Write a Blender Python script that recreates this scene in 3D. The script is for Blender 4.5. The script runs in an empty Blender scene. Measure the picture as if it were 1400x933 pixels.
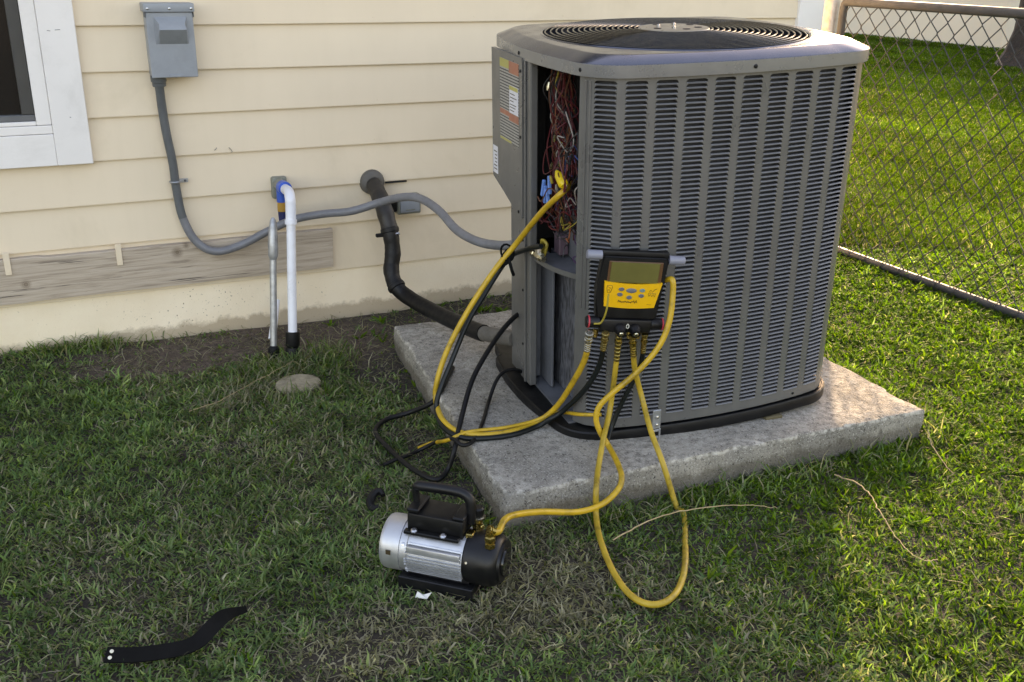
import bpy, bmesh, math, random
import numpy as np
from mathutils import Matrix, Vector
R = math.radians
random.seed(7)
RNG = np.random.default_rng(7)
S = bpy.context.scene
COL = S.collection

# ------------------------------------------------------------------ camera
CAM_F, CAM_YAW, CAM_TILT, CAM_ROLL = 1355.8, 0.45999, 0.37126, 0.02026
CAM_P = np.array([0.0, -3.7211, 1.394])
def cam_axes():
    f = np.array([math.sin(CAM_YAW)*math.cos(CAM_TILT), math.cos(CAM_YAW)*math.cos(CAM_TILT), -math.sin(CAM_TILT)])
    r = np.cross(f, [0, 0, 1]); r /= np.linalg.norm(r)
    u = np.cross(r, f)
    c, s = math.cos(CAM_ROLL), math.sin(CAM_ROLL)
    return c*r+s*u, -s*r+c*u, f
CR, CU, CF = cam_axes()
cam = bpy.data.cameras.new("camera")
cam.sensor_width = 36.0
cam.lens = CAM_F/1400*36
cam.clip_start = 0.05
cam.clip_end = 1000
camo = bpy.data.objects.new("camera", cam)
COL.objects.link(camo)
mw = Matrix.Identity(4)
for i in range(3):
    mw[i][0], mw[i][1], mw[i][2], mw[i][3] = CR[i], CU[i], -CF[i], CAM_P[i]
camo.matrix_world = mw
S.camera = camo

# ------------------------------------------------------------------ light
SUN_AZ, SUN_EL = 41.0, 15.5            # degrees: from +Y towards +X, above the horizon
w = bpy.data.worlds.new("World")
S.world = w
w.use_nodes = True
nt = w.node_tree
bg = nt.nodes["Background"]
sky = nt.nodes.new("ShaderNodeTexSky")
sky.sky_type = 'NISHITA'
sky.sun_disc = False
sky.sun_elevation = R(SUN_EL)
sky.sun_rotation = R(SUN_AZ)
sky.air_density = 1.0
sky.dust_density = 2.5
sky.ozone_density = 1.0
nt.links.new(sky.outputs[0], bg.inputs[0])
bg.inputs[1].default_value = 0.15
sl = bpy.data.lights.new("sun", 'SUN')
sl.energy = 2.5
sl.angle = R(0.55)
sl.color = (1.0, 0.87, 0.62)
so = bpy.data.objects.new("sun", sl)
COL.objects.link(so)
sd = Vector((math.cos(R(SUN_EL))*math.sin(R(SUN_AZ)), math.cos(R(SUN_EL))*math.cos(R(SUN_AZ)), math.sin(R(SUN_EL))))
so.rotation_euler = (-sd).to_track_quat('-Z', 'Y').to_euler()
S.view_settings.view_transform = 'Standard'
S.view_settings.look = 'None'
S.view_settings.exposure = 2.48
S.view_settings.use_white_balance = True        # camera balanced for open shade
S.view_settings.white_balance_temperature = 8700
S.view_settings.white_balance_tint = 24
S.view_settings.gamma = 1.0
S.view_settings.use_curve_mapping = False

# ------------------------------------------------------------------ materials
def lin(c):
    """sRGB 0-255 to linear"""
    return tuple(((v/255)/12.92 if v/255 <= 0.04045 else ((v/255+0.055)/1.055)**2.4) for v in c)
def clampc(c): return tuple(max(0.0, min(1.0, v)) for v in c)
class NT:
    def __init__(self, m):
        m.use_nodes = True
        self.t = m.node_tree
        self.b = self.t.nodes["Principled BSDF"]
        self.out = self.t.nodes["Material Output"]
    def n(self, typ, **kw):
        nd = self.t.nodes.new(typ)
        for k, v in kw.items():
            if k.startswith('i_'): nd.inputs[k[2:].replace('_', ' ')].default_value = v
            else: setattr(nd, k, v)
        return nd
    def l(self, a, b): self.t.links.new(a, b)
    def coord(self, scale=(1, 1, 1)):
        c = self.n("ShaderNodeTexCoord")
        mp = self.n("ShaderNodeMapping")
        mp.inputs["Scale"].default_value = scale
        self.l(c.outputs["Object"], mp.inputs["Vector"])
        return mp.outputs[0]
    def noise(self, vec, scale, detail=4, rough=0.55, dist=0.0):
        nd = self.n("ShaderNodeTexNoise")
        nd.inputs["Scale"].default_value = scale
        nd.inputs["Detail"].default_value = detail
        nd.inputs["Roughness"].default_value = rough
        nd.inputs["Distortion"].default_value = dist
        self.l(vec, nd.inputs["Vector"])
        return nd.outputs["Fac"]
    def ramp(self, fac, stops):
        nd = self.n("ShaderNodeValToRGB")
        el = nd.color_ramp.elements
        while len(el) < len(stops): el.new(0.5)
        for e, (p, c) in zip(el, stops):
            e.position = p
            e.color = (*clampc(c[:3]), 1) if len(c) >= 3 else (c[0], c[0], c[0], 1)
        self.l(fac, nd.inputs[0])
        return nd.outputs[0]
    def mix(self, fac, a, b, mode='MIX'):
        nd = self.n("ShaderNodeMix", data_type='RGBA', blend_type=mode)
        for s, v in ((nd.inputs[0], fac), (nd.inputs[6], a), (nd.inputs[7], b)):
            if hasattr(v, 'links'): self.l(v, s)
            elif isinstance(v, (int, float)): s.default_value = v
            else: s.default_value = (*clampc(v[:3]), 1)
        return nd.outputs[2]
    def bump(self, h, strength=0.3, dist=0.002):
        nd = self.n("ShaderNodeBump")
        nd.inputs["Strength"].default_value = strength
        nd.inputs["Distance"].default_value = dist
        self.l(h, nd.inputs["Height"])
        return nd
M = {}
def pm(name, col, rough=0.5, metal=0.0, var=0.12, scale=12, bump=0.0, bscale=200, bdist=0.001, dirt=None, dirt_amt=0.0, spec=0.5, rvar=0.1, coat=0.0, streak=0.0, streak_col=None):
    m = bpy.data.materials.new(name)
    k = NT(m)
    v = k.coord()
    f = k.noise(v, scale, 5)
    c = k.ramp(f, [(0.3, [x*(1-var) for x in col]), (0.7, [x*(1+var) for x in col])])
    if dirt:
        d = k.noise(v, scale*0.6, 8, 0.7, 0.4)
        dr = k.ramp(d, [(0.52, (0,)), (0.72, (dirt_amt,))])
        c = k.mix(dr, c, dirt)
    if streak:
        s_ = k.ramp(k.noise(k.coord((28, 28, 1.3)), 1.0, 5, 0.6), [(0.45, (0,)), (0.75, (streak,))])
        c = k.mix(s_, c, streak_col or [x*0.55 for x in col])
    k.l(c, k.b.inputs["Base Color"])
    r = k.ramp(k.noise(v, scale*2.3, 4), [(0.3, (max(0.02, rough-rvar),)), (0.7, (min(1, rough+rvar),))])
    k.l(r, k.b.inputs["Roughness"])
    k.b.inputs["Metallic"].default_value = metal
    k.b.inputs["Specular IOR Level"].default_value = spec
    k.b.inputs["Coat Weight"].default_value = coat
    if bump:
        b = k.bump(k.noise(v, bscale, 6, 0.65), bump, bdist)
        k.l(b.outputs[0], k.b.inputs["Normal"])
    M[name] = m
    return m

pm('siding_paint', lin((226, 208, 182)), 0.6, var=0.035, scale=2.5, bump=0.15, bscale=90, dirt=lin((160, 142, 108)), dirt_amt=0.22, streak=0.05, streak_col=lin((176, 160, 128)))
pm('trim_paint', lin((230, 226, 222)), 0.5, var=0.03, scale=5, bump=0.1, bscale=60, dirt=lin((170, 165, 155)), dirt_amt=0.3)
pm('window_frame_dark', (0.045, 0.044, 0.042), 0.45)
pm('window_rail', (0.12, 0.125, 0.13), 0.4)
pm('glass_dark', (0.010, 0.010, 0.009), 0.08, var=0.05, rvar=0.02)
pm('cabinet_paint', (0.150, 0.148, 0.142), 0.34, metal=0.3, var=0.06, scale=6, dirt=(0.11, 0.107, 0.10), dirt_amt=0.5, bump=0.05, bscale=25, bdist=0.002, streak=0.35, streak_col=(0.20, 0.195, 0.18))
pm('lid_band', (0.25, 0.247, 0.238), 0.30, metal=0.35, var=0.06, scale=6, dirt=(0.2, 0.19, 0.18), dirt_amt=0.4)  # same metal as the lid, the band's brighter light put into its colour
pm('lid_sky_tint', (0.115, 0.125, 0.155), 0.20, metal=0.75, var=0.06, scale=5, dirt=(0.10, 0.095, 0.09), dirt_amt=0.5, bump=0.08, bscale=9, bdist=0.003)  # blue sky reflection put into the base colour, darker and bluer than the band
pm('louver_paint', (0.165, 0.165, 0.168), 0.36, metal=0.25, var=0.08, scale=30, dirt=(0.07, 0.068, 0.06), dirt_amt=0.4)
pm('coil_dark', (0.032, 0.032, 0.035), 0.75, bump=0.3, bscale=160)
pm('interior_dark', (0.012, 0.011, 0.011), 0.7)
pm('interior_grey', (0.15, 0.158, 0.175), 0.4, metal=0.3, dirt=(0.05, 0.048, 0.045), dirt_amt=0.5)
pm('black_plastic', (0.0045, 0.0045, 0.005), 0.45, var=0.25, spec=0.3, dirt=(0.016, 0.015, 0.013), dirt_amt=0.5)
pm('black_rubber', (0.004, 0.004, 0.0045), 0.5, var=0.3, spec=0.3, scale=25, dirt=(0.014, 0.013, 0.011), dirt_amt=0.6)
pm('insulation', (0.0055, 0.005, 0.0048), 0.55, var=0.4, spec=0.35, scale=18, dirt=(0.05, 0.043, 0.034), dirt_amt=0.4, bump=0.5, bscale=45, bdist=0.004)
pm('insulation_tape', (0.026, 0.022, 0.018), 0.5, var=0.3, scale=18, bump=0.4, bscale=60, bdist=0.003)
pm('hose_yellow', lin((190, 152, 38)), 0.42, var=0.14, scale=22, dirt=lin((88, 72, 22)), dirt_amt=0.8, bump=0.15, bscale=120)
pm('hose_yellow_old', lin((172, 142, 42)), 0.5, var=0.2, scale=22, dirt=lin((70, 62, 26)), dirt_amt=0.9)
pm('hose_green_black', (0.004, 0.007, 0.007), 0.42, var=0.2, spec=0.35)
pm('brass', (0.42, 0.31, 0.10), 0.3, metal=1.0, var=0.3, scale=120, dirt=(0.10, 0.07, 0.03), dirt_amt=0.7)
pm('brass_silver', (0.52, 0.48, 0.36), 0.28, metal=1.0, var=0.3, scale=120, dirt=(0.12, 0.09, 0.04), dirt_amt=0.6)
pm('steel', (0.55, 0.55, 0.55), 0.28, metal=1.0, var=0.15, scale=60)
pm('aluminium', (0.55, 0.56, 0.58), 0.45, metal=0.8, var=0.08, scale=30, bump=0.05, bscale=80)
pm('galvanised', (0.40, 0.41, 0.42), 0.45, metal=0.7, var=0.18, scale=40, dirt=(0.22, 0.2, 0.18), dirt_amt=0.5)
pm('fence_frame', (0.055, 0.058, 0.064), 0.55, metal=0.1, var=0.2, scale=20, dirt=(0.075, 0.075, 0.075), dirt_amt=0.5)
pm('fence_wire', (0.045, 0.044, 0.042), 0.5, metal=0.2, var=0.2, scale=50)
pm('box_grey', lin((140, 146, 152)), 0.42, var=0.05, scale=20, dirt=lin((110, 112, 112)), dirt_amt=0.3)
pm('conduit_grey', lin((112, 113, 117)), 0.42, var=0.1, scale=30, dirt=lin((80, 80, 84)), dirt_amt=0.4)
pm('conduit_dark', lin((84, 88, 90)), 0.5, var=0.1, scale=30)
pm('pvc_white', lin((222, 224, 230)), 0.35, var=0.04, scale=20, dirt=lin((150, 140, 125)), dirt_amt=0.35)
pm('blue_plastic', lin((28, 84, 178)), 0.4, var=0.1)
pm('blue_tape', lin((24, 34, 84)), 0.5, var=0.2)
pm('ochre', lin((176, 132, 52)), 0.6)
pm('grey_plastic', lin((122, 124, 114)), 0.5, var=0.1, dirt=lin((70, 68, 62)), dirt_amt=0.6)
pm('boot_grey', lin((92, 88, 82)), 0.65, var=0.15, scale=25, dirt=lin((60, 56, 50)), dirt_amt=0.6)
pm('screen', lin((98, 94, 50)), 0.09, var=0.12, scale=14, rvar=0.03)
pm('screen_border', lin((92, 62, 38)), 0.35)
pm('face_yellow', lin((228, 172, 28)), 0.38, var=0.04, scale=30, dirt=lin((180, 130, 30)), dirt_amt=0.3)
pm('button_grey', lin((96, 98, 104)), 0.45)
pm('button_teal', lin((104, 128, 128)), 0.45)
pm('print_dark', lin((60, 48, 26)), 0.6)
pm('handle_grey', lin((128, 130, 142)), 0.35, var=0.06)
pm('red_ring', lin((196, 60, 70)), 0.45)
pm('white_mark', lin((215, 212, 196)), 0.5)
pm('pump_silver', (0.50, 0.51, 0.53), 0.42, metal=0.75, var=0.06, scale=20)
pm('pump_black', (0.0045, 0.0045, 0.0055), 0.4, var=0.2, spec=0.35, dirt=(0.014, 0.013, 0.012), dirt_amt=0.4)
pm('strap_black', (0.003, 0.003, 0.003), 0.75, var=0.2, spec=0.15)
pm('paper_white', lin((225, 222, 215)), 0.7)
pm('straw', lin((168, 146, 108)), 0.75, var=0.25, scale=40)
pm('bark', (0.030, 0.024, 0.020), 0.9, var=0.4, scale=6, bump=0.8, bscale=14, bdist=0.05)
pm('render_cream', lin((214, 206, 190)), 0.8, var=0.05, scale=0.8, bump=0.1, bscale=30)
pm('roof_shingle', (0.09, 0.08, 0.075), 0.9, var=0.3, scale=8)
pm('label_print', (0.05, 0.05, 0.05), 0.5)
pm('label_yellow', lin((176, 168, 92)), 0.5)
pm('label_orange', lin((170, 108, 84)), 0.5)
pm('label_white', lin((214, 214, 220)), 0.5)
pm('copper_red', lin((84, 20, 24)), 0.45)
pm('wire_black', (0.012, 0.012, 0.013), 0.45)
pm('wire_white', lin((138, 130, 122)), 0.45)
pm('wire_brown', lin((92, 54, 34)), 0.45)
pm('wire_orange', lin((130, 70, 36)), 0.45)
pm('wire_blue', lin((52, 84, 150)), 0.45)
pm('wire_yellow', lin((150, 132, 44)), 0.45)
pm('wire_purple', lin((84, 58, 92)), 0.45)
pm('connector_blue', lin((92, 138, 206)), 0.4)
pm('tag_yellow', lin((220, 186, 30)), 0.45)

def special_materials():
    # concrete pad: broom-struck top with pits and sand grains, worn pale arris, damp dirt low on the sides
    m = bpy.data.materials.new('concrete'); k = NT(m); v = k.coord()
    base = k.ramp(k.noise(v, 6, 6, 0.6), [(0.3, lin((126, 122, 114))), (0.7, lin((160, 154, 142)))])
    vs_ = k.coord((1, 0.6, 1))
    pits = k.ramp(k.noise(vs_, 150, 3, 0.6, 0.8), [(0.30, (1,)), (0.38, (0.55,)), (0.46, (0,))])
    grains = k.ramp(k.noise(v, 210, 2, 0.5), [(0.58, (0,)), (0.68, (0.8,))])
    c = k.mix(pits, base, lin((62, 58, 54)))
    c = k.mix(grains, c, lin((190, 186, 178)))
    stain = k.ramp(k.noise(v, 3.2, 7, 0.7, 0.6), [(0.5, (0,)), (0.72, (0.45,))])
    c = k.mix(stain, c, lin((104, 96, 84)))
    sep = k.n("ShaderNodeSeparateXYZ"); k.l(v, sep.inputs[0])
    ad = k.n("ShaderNodeMath", operation='MULTIPLY_ADD'); k.l(k.noise(k.coord((30, 30, 4)), 1.0, 6, 0.7), ad.inputs[0]); ad.inputs[1].default_value = -0.08
    k.l(sep.outputs[2], ad.inputs[2])
    c = k.mix(k.ramp(ad.outputs[0], [(0.0, (0.6,)), (0.018, (0.0,))]), c, lin((84, 76, 64)))
    worn = k.n("ShaderNodeMath", operation='MULTIPLY'); k.l(k.ramp(sep.outputs[2], [(0.0875, (0,)), (0.0925, (1,)), (0.0985, (1,)), (0.0998, (0,))]), worn.inputs[0])
    k.l(k.ramp(k.noise(v, 42, 4, 0.7), [(0.42, (0,)), (0.6, (0.8,))]), worn.inputs[1])
    c = k.mix(worn.outputs[0], c, lin((206, 200, 188)))
    k.l(c, k.b.inputs["Base Color"])
    k.b.inputs["Roughness"].default_value = 1.0
    k.b.inputs["Specular IOR Level"].default_value = 0.08
    hh_ = k.mix(0.55, k.noise(vs_, 150, 3, 0.6, 0.8), k.noise(v, 32, 5, 0.65))
    k.l(k.bump(hh_, 1.0, 0.010).outputs[0], k.b.inputs["Normal"])
    M['concrete'] = m
    # stucco foundation
    m = bpy.data.materials.new('stucco'); k = NT(m); v = k.coord()
    c = k.ramp(k.noise(v, 4, 6, 0.6), [(0.3, lin((236, 217, 188))), (0.7, lin((246, 230, 204)))])
    pit = k.ramp(k.noise(v, 130, 2, 0.5), [(0.27, (1,)), (0.33, (0,))])
    patch = k.ramp(k.noise(v, 3.5, 3), [(0.45, (0,)), (0.6, (1,))])
    c = k.mix(k.mix(1.0, pit, patch, 'MULTIPLY'), c, lin((120, 104, 78)))
    # splashed soil close to the ground: a stain with its own edge
    sep = k.n("ShaderNodeSeparateXYZ"); k.l(v, sep.inputs[0])
    ad = k.n("ShaderNodeMath", operation='MULTIPLY_ADD'); k.l(k.noise(v, 14, 6, 0.7), ad.inputs[0]); ad.inputs[1].default_value = -0.10
    k.l(sep.outputs[2], ad.inputs[2])
    st = k.ramp(ad.outputs[0], [(0.0, (0.6,)), (0.022, (0.0,))])
    c = k.mix(st, c, lin((134, 112, 84)))
    k.l(c, k.b.inputs["Base Color"]); k.b.inputs["Roughness"].default_value = 0.9
    h = k.mix(0.4, k.noise(v, 160, 3, 0.6), k.noise(v, 35, 5, 0.6))
    k.l(k.bump(h, 0.5, 0.004).outputs[0], k.b.inputs["Normal"])
    M['stucco'] = m
    # weathered wood board, grain along X, two knots
    m = bpy.data.materials.new('weathered_wood'); k = NT(m); v = k.coord((1.2, 10, 26))
    vo = k.coord()
    g = k.noise(v, 3.2, 8, 0.65, 0.8)
    c = k.ramp(g, [(0.25, lin((126, 112, 98))), (0.45, lin((176, 160, 142))), (0.6, lin((190, 175, 158))), (0.8, lin((152, 138, 122)))])
    cr = k.ramp(k.noise(k.coord((0.9, 6, 40)), 3.0, 5, 0.6, 1.2), [(0.30, (1,)), (0.36, (0,))])
    c = k.mix(cr, c, lin((72, 64, 57)))
    hh = g
    for (kx, kz, rr) in ((0.448, 0.352, 0.017), (-0.065, 0.292, 0.014), (0.482, 0.374, 0.011)):
        d = k.n("ShaderNodeVectorMath", operation='DISTANCE')
        k.l(vo, d.inputs[0]); d.inputs[1].default_value = (kx, -0.024, kz)
        inner = k.ramp(d.outputs["Value"], [(rr*0.2, (0.9,)), (rr*0.8, (0.5,)), (rr*1.5, (0,))])
        rings = k.n("ShaderNodeMath", operation='SINE')
        mu = k.n("ShaderNodeMath", operation='MULTIPLY'); k.l(d.outputs["Value"], mu.inputs[0]); mu.inputs[1].default_value = 1300
        k.l(mu.outputs[0], rings.inputs[0])
        rc = k.ramp(rings.outputs[0], [(0.0, lin((90, 72, 54))), (1.0, lin((136, 118, 98)))])
        c = k.mix(inner, c, rc)
    k.l(c, k.b.inputs["Base Color"]); k.b.inputs["Roughness"].default_value = 0.9
    k.l(k.bump(g, 0.5, 0.003).outputs[0], k.b.inputs["Normal"])
    M['weathered_wood'] = m
    # soil under the lawn
    m = bpy.data.materials.new('soil'); k = NT(m); v = k.coord()
    c = k.ramp(k.noise(v, 9, 8, 0.7), [(0.3, (0.022, 0.017, 0.012)), (0.5, (0.052, 0.040, 0.029)), (0.7, (0.095, 0.076, 0.055))])
    c2 = k.ramp(k.noise(v, 160, 3, 0.7), [(0.4, (0.35,)), (0.65, (1.4,))])
    c = k.mix(0.6, c, c2, 'MULTIPLY')
    mp = k.n("ShaderNodeMapping"); k.l(v, mp.inputs["Vector"]); mp.inputs["Location"].default_value = (-0.95, 0.62, 0); mp.inputs["Scale"].default_value = (1.5, 2.6, 1)
    ln = k.n("ShaderNodeVectorMath", operation='LENGTH'); k.l(mp.outputs[0], ln.inputs[0])
    ea = k.ramp(ln.outputs["Value"], [(0.65, (0.9,)), (1.05, (0.0,))])
    c = k.mix(ea, c, k.ramp(k.noise(v, 40, 8, 0.75), [(0.3, (0.045, 0.030, 0.022)), (0.5, (0.125, 0.086, 0.062)), (0.7, (0.27, 0.20, 0.15))]))
    far = k.ramp(k.noise(v, 0.7, 4), [(0.4, (0.045, 0.060, 0.014)), (0.6, (0.075, 0.085, 0.022))])
    sep = k.n("ShaderNodeSeparateXYZ"); k.l(v, sep.inputs[0])
    k.l(k.mix(k.ramp(k.n("ShaderNodeMapRange", i_From_Min=2.6, i_From_Max=4.2).outputs[0], [(0, (0,)), (1, (1,))]), c, far), k.b.inputs["Base Color"])
    mr = [n for n in k.t.nodes if n.type == 'MAP_RANGE'][0]; k.l(sep.outputs[0], mr.inputs[0])
    k.b.inputs["Roughness"].default_value = 0.95
    k.l(k.bump(k.noise(v, 70, 6, 0.7), 1.0, 0.012).outputs[0], k.b.inputs["Normal"])
    M['soil'] = m
    # blades of grass: colour per blade, thin and translucent
    m = bpy.data.materials.new('grass_blade'); k = NT(m)
    at = k.n("ShaderNodeAttribute", attribute_name="Col")
    k.l(at.outputs["Color"], k.b.inputs["Base Color"])
    k.b.inputs["Roughness"].default_value = 0.6
    k.b.inputs["Specular IOR Level"].default_value = 0.09
    tr = k.n("ShaderNodeBsdfTranslucent")
    tc = k.mix(1.0, at.outputs["Color"], (0.86, 1.0, 0.38), 'MULTIPLY')
    tc = k.mix(1.0, tc, (2.0, 2.0, 1.6), 'MULTIPLY')
    k.l(tc, tr.inputs[0])
    ms = k.n("ShaderNodeMixShader"); ms.inputs[0].default_value = 0.6
    k.l(k.b.outputs[0], ms.inputs[1]); k.l(tr.outputs[0], ms.inputs[2]); k.l(ms.outputs[0], k.out.inputs[0])
    M['grass_blade'] = m
    m2 = m.copy(); m2.name = 'yard_blade'; pb = m2.node_tree.nodes['Principled BSDF']; pb.inputs['Specular IOR Level'].default_value = 0.04; pb.inputs['Roughness'].default_value = 0.8
    M['yard_blade'] = m2
    # printed label: rows of illegible small type
    m = bpy.data.materials.new('label_text'); k = NT(m); v = k.coord()
    sep = k.n("ShaderNodeSeparateXYZ"); k.l(v, sep.inputs[0])
    ln = k.n("ShaderNodeMath", operation='MULTIPLY'); k.l(sep.outputs[2], ln.inputs[0]); ln.inputs[1].default_value = 2*math.pi/0.0085
    sn = k.n("ShaderNodeMath", operation='SINE'); k.l(ln.outputs[0], sn.inputs[0])
    nz = k.noise(k.coord((1, 260, 60)), 1.0, 3, 0.7)
    ad = k.n("ShaderNodeMath", operation='MULTIPLY_ADD'); k.l(nz, ad.inputs[0]); ad.inputs[1].default_value = 2.2; k.l(sn.outputs[0], ad.inputs[2])
    k.l(k.ramp(ad.outputs[0], [(0.70, (0.030, 0.030, 0.030)), (0.95, (0.36, 0.35, 0.32))]), k.b.inputs["Base Color"])
    k.b.inputs["Roughness"].default_value = 0.5
    M['label_text'] = m
    # cabinet fins seen in the open corner
    m = bpy.data.materials.new('coil_fins'); k = NT(m); v = k.coord()
    sep = k.n("ShaderNodeSeparateXYZ"); k.l(v, sep.inputs[0])
    c = k.ramp(k.noise(k.coord((200, 200, 30)), 1.0, 3), [(0.40, (0.03, 0.03, 0.033)), (0.6, (0.13, 0.135, 0.15))])
    k.l(c, k.b.inputs["Base Color"])
    M['coil_fins'] = m
special_materials()

# ------------------------------------------------------------------ mesh helpers
FR = {}                                    # frame (world matrix) of every object we make
def tag(o, label=None, cat=None, group=None, kind=None):
    if label: o['label'] = label
    if cat: o['category'] = cat
    if group: o['group'] = group
    if kind: o['kind'] = kind
    return o
def thing(name, label, cat, loc=(0, 0, 0), mat=None, group=None):
    o = bpy.data.objects.new(name, None)
    COL.objects.link(o)
    o.empty_display_size = 0.05
    m = mat if mat is not None else Matrix.Translation(loc)
    o.matrix_world = m
    FR[o.name] = m.copy()
    return tag(o, label, cat, group)
class MB:
    def __init__(self): self.v, self.f = [], []
    def add(self, vs, fs):
        b = len(self.v)
        self.v += [tuple(p) for p in vs]
        self.f += [tuple(b+i for i in f) for f in fs]
        return self
    def box(self, a, b, mat=None):
        (x0, y0, z0), (x1, y1, z1) = a, b
        vs = [(x0, y0, z0), (x1, y0, z0), (x1, y1, z0), (x0, y1, z0), (x0, y0, z1), (x1, y0, z1), (x1, y1, z1), (x0, y1, z1)]
        if mat is not None: vs = [tuple(mat @ Vector(p)) for p in vs]
        return self.add(vs, [(0, 3, 2, 1), (4, 5, 6, 7), (0, 1, 5, 4), (1, 2, 6, 5), (2, 3, 7, 6), (3, 0, 4, 7)])
    def bbox(self, a, b, bev=0.003, seg=2, mat=None):
        bm = bmesh.new()
        bmesh.ops.create_cube(bm, size=1.0)
        a, b = Vector(a), Vector(b)
        for v in bm.verts:
            v.co = Vector(((a+b)/2)[i] + v.co[i]*(b-a)[i] for i in range(3))
        bmesh.ops.bevel(bm, geom=list(bm.edges), offset=bev, segments=seg, affect='EDGES', profile=0.5)
        return self.bm(bm, mat)
    def bm(self, bm, mat=None):
        bm.verts.ensure_lookup_table(); bm.verts.index_update()
        vs = [(mat @ v.co if mat is not None else v.co.copy()) for v in bm.verts]
        self.add(vs, [tuple(v.index for v in f.verts) for f in bm.faces])
        bm.free()
        return self
    def tube(self, pts, r, n=8, cap=True):
        P = [Vector(p) for p in pts]
        k = len(P)
        rs = r if isinstance(r, (list, tuple, np.ndarray)) else [r]*k
        t0 = (P[1]-P[0]).normalized()
        u = t0.orthogonal().normalized()
        vs, fs = [], []
        for i in range(k):
            t = (P[min(i+1, k-1)]-P[max(i-1, 0)])
            t = t.normalized() if t.length > 1e-9 else t0
            u = (u - t*u.dot(t)).normalized()
            w_ = t.cross(u)
            for j in range(n):
                a = 2*math.pi*j/n
                vs.append(P[i]+(u*math.cos(a)+w_*math.sin(a))*rs[i])
        for i in range(k-1):
            for j in range(n):
                a, b = i*n+j, i*n+(j+1) % n
                fs.append((a, b, b+n, a+n))
        if cap:
            fs.append(tuple(range(n-1, -1, -1))); fs.append(tuple((k-1)*n+j for j in range(n)))
        return self.add(vs, fs)
    def cyl(self, a, b, r, n=20): return self.tube([a, b], r, n)
    def lathe(self, prof, o=(0, 0, 0), axis=(0, 0, 1), n=28, cap=True):
        """prof: list of (radius, height along axis)"""
        o, ax = Vector(o), Vector(axis).normalized()
        u = ax.orthogonal().normalized(); w_ = ax.cross(u)
        vs, fs = [], []
        for (r, h) in prof:
            for j in range(n):
                a = 2*math.pi*j/n
                vs.append(o+ax*h+(u*math.cos(a)+w_*math.sin(a))*r)
        for i in range(len(prof)-1):
            for j in range(n):
                a, b = i*n+j, i*n+(j+1) % n
                fs.append((a, b, b+n, a+n))
        if cap:
            fs.append(tuple(range(n-1, -1, -1))); fs.append(tuple((len(prof)-1)*n+j for j in range(n)))
        return self.add(vs, fs)
    def prism(self, poly, z0, z1, mat=None):
        n = len(poly)
        vs = [(p[0], p[1], z0) for p in poly]+[(p[0], p[1], z1) for p in poly]
        if mat is not None: vs = [tuple(mat @ Vector(p)) for p in vs]
        return self.add(vs, [tuple(range(n-1, -1, -1)), tuple(range(n, 2*n))]+[(i, (i+1) % n, (i+1) % n+n, i+n) for i in range(n)])
    def build(self, name, mat, parent=None, space='local', smooth=True, ang=35):
        vs = self.v
        fr = FR[parent.name] if parent is not None else Matrix.Identity(4)
        if space == 'world' and parent is not None:
            inv = fr.inverted()
            vs = [tuple(inv @ Vector(p)) for p in vs]
        me = bpy.data.meshes.new(name)
        me.from_pydata([tuple(p) for p in vs], [], self.f)
        me.validate()
        bm = bmesh.new(); bm.from_mesh(me)
        bmesh.ops.recalc_face_normals(bm, faces=bm.faces)
        bm.to_mesh(me); bm.free()
        if smooth and len(me.polygons):
            me.polygons.foreach_set('use_smooth', [True]*len(me.polygons))
            me.set_sharp_from_angle(angle=R(ang))
        me.materials.append(M[mat] if isinstance(mat, str) else mat)
        o = bpy.data.objects.new(name, me)
        COL.objects.link(o)
        if parent is not None: o.parent = parent
        FR[o.name] = fr.copy()
        return o
def dup(o, parent, mat=None):
    c = o.copy()
    COL.objects.link(c)
    c.parent = parent
    if mat is not None: c.matrix_basis = mat
    FR[c.name] = FR[parent.name].copy() if parent is not None else Matrix.Identity(4)
    return c
def smooth_path(pts, n=10):
    """Catmull-Rom through pts"""
    P = [np.array(p, float) for p in pts]
    P = [2*P[0]-P[1]]+P+[2*P[-1]-P[-2]]
    out = []
    for i in range(1, len(P)-2):
        a, b, c, d = P[i-1], P[i], P[i+1], P[i+2]
        for t in np.linspace(0, 1, n, endpoint=False):
            out.append(0.5*((2*b)+(c-a)*t+(2*a-5*b+4*c-d)*t*t+(3*b-a-3*c+d)*t**3))
    out.append(P[-2])
    return [tuple(p) for p in out]
def vnoise(x, y, scale, seed=0):
    """value noise 0..1"""
    x = np.asarray(x)*scale; y = np.asarray(y)*scale
    xi = np.floor(x).astype(np.int64); yi = np.floor(y).astype(np.int64)
    fx = x-xi; fy = y-yi
    fx = fx*fx*(3-2*fx); fy = fy*fy*(3-2*fy)
    def h(a, b):
        n = (a*374761393+b*668265263+seed*974634541) & 0x7fffffff
        n = ((n ^ (n >> 13))*1274126177) & 0x7fffffff
        return ((n ^ (n >> 16)) & 0xffff)/65535.0
    return (h(xi, yi)*(1-fx)+h(xi+1, yi)*fx)*(1-fy)+(h(xi, yi+1)*(1-fx)+h(xi+1, yi+1)*fx)*fy
def ground_z(x, y):
    x = np.asarray(x, float); y = np.asarray(y, float)
    a = 0.036*np.clip((0.75-x)/0.75, 0, 1)*np.exp(np.minimum(y, 0)/0.35)*(y > -2)*(y < 1)
    b = 0.012*(vnoise(x, y, 3.1, 3)-0.5)+0.006*(vnoise(x, y, 11, 4)-0.5)
    nearpad = ((x > 0.9) & (x < 2.5) & (y > -1.85) & (y < -0.3))
    return a+b*np.where(nearpad, 0.5, 1.0)-0.015*((x > 2.6) & (y > -2))

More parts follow.
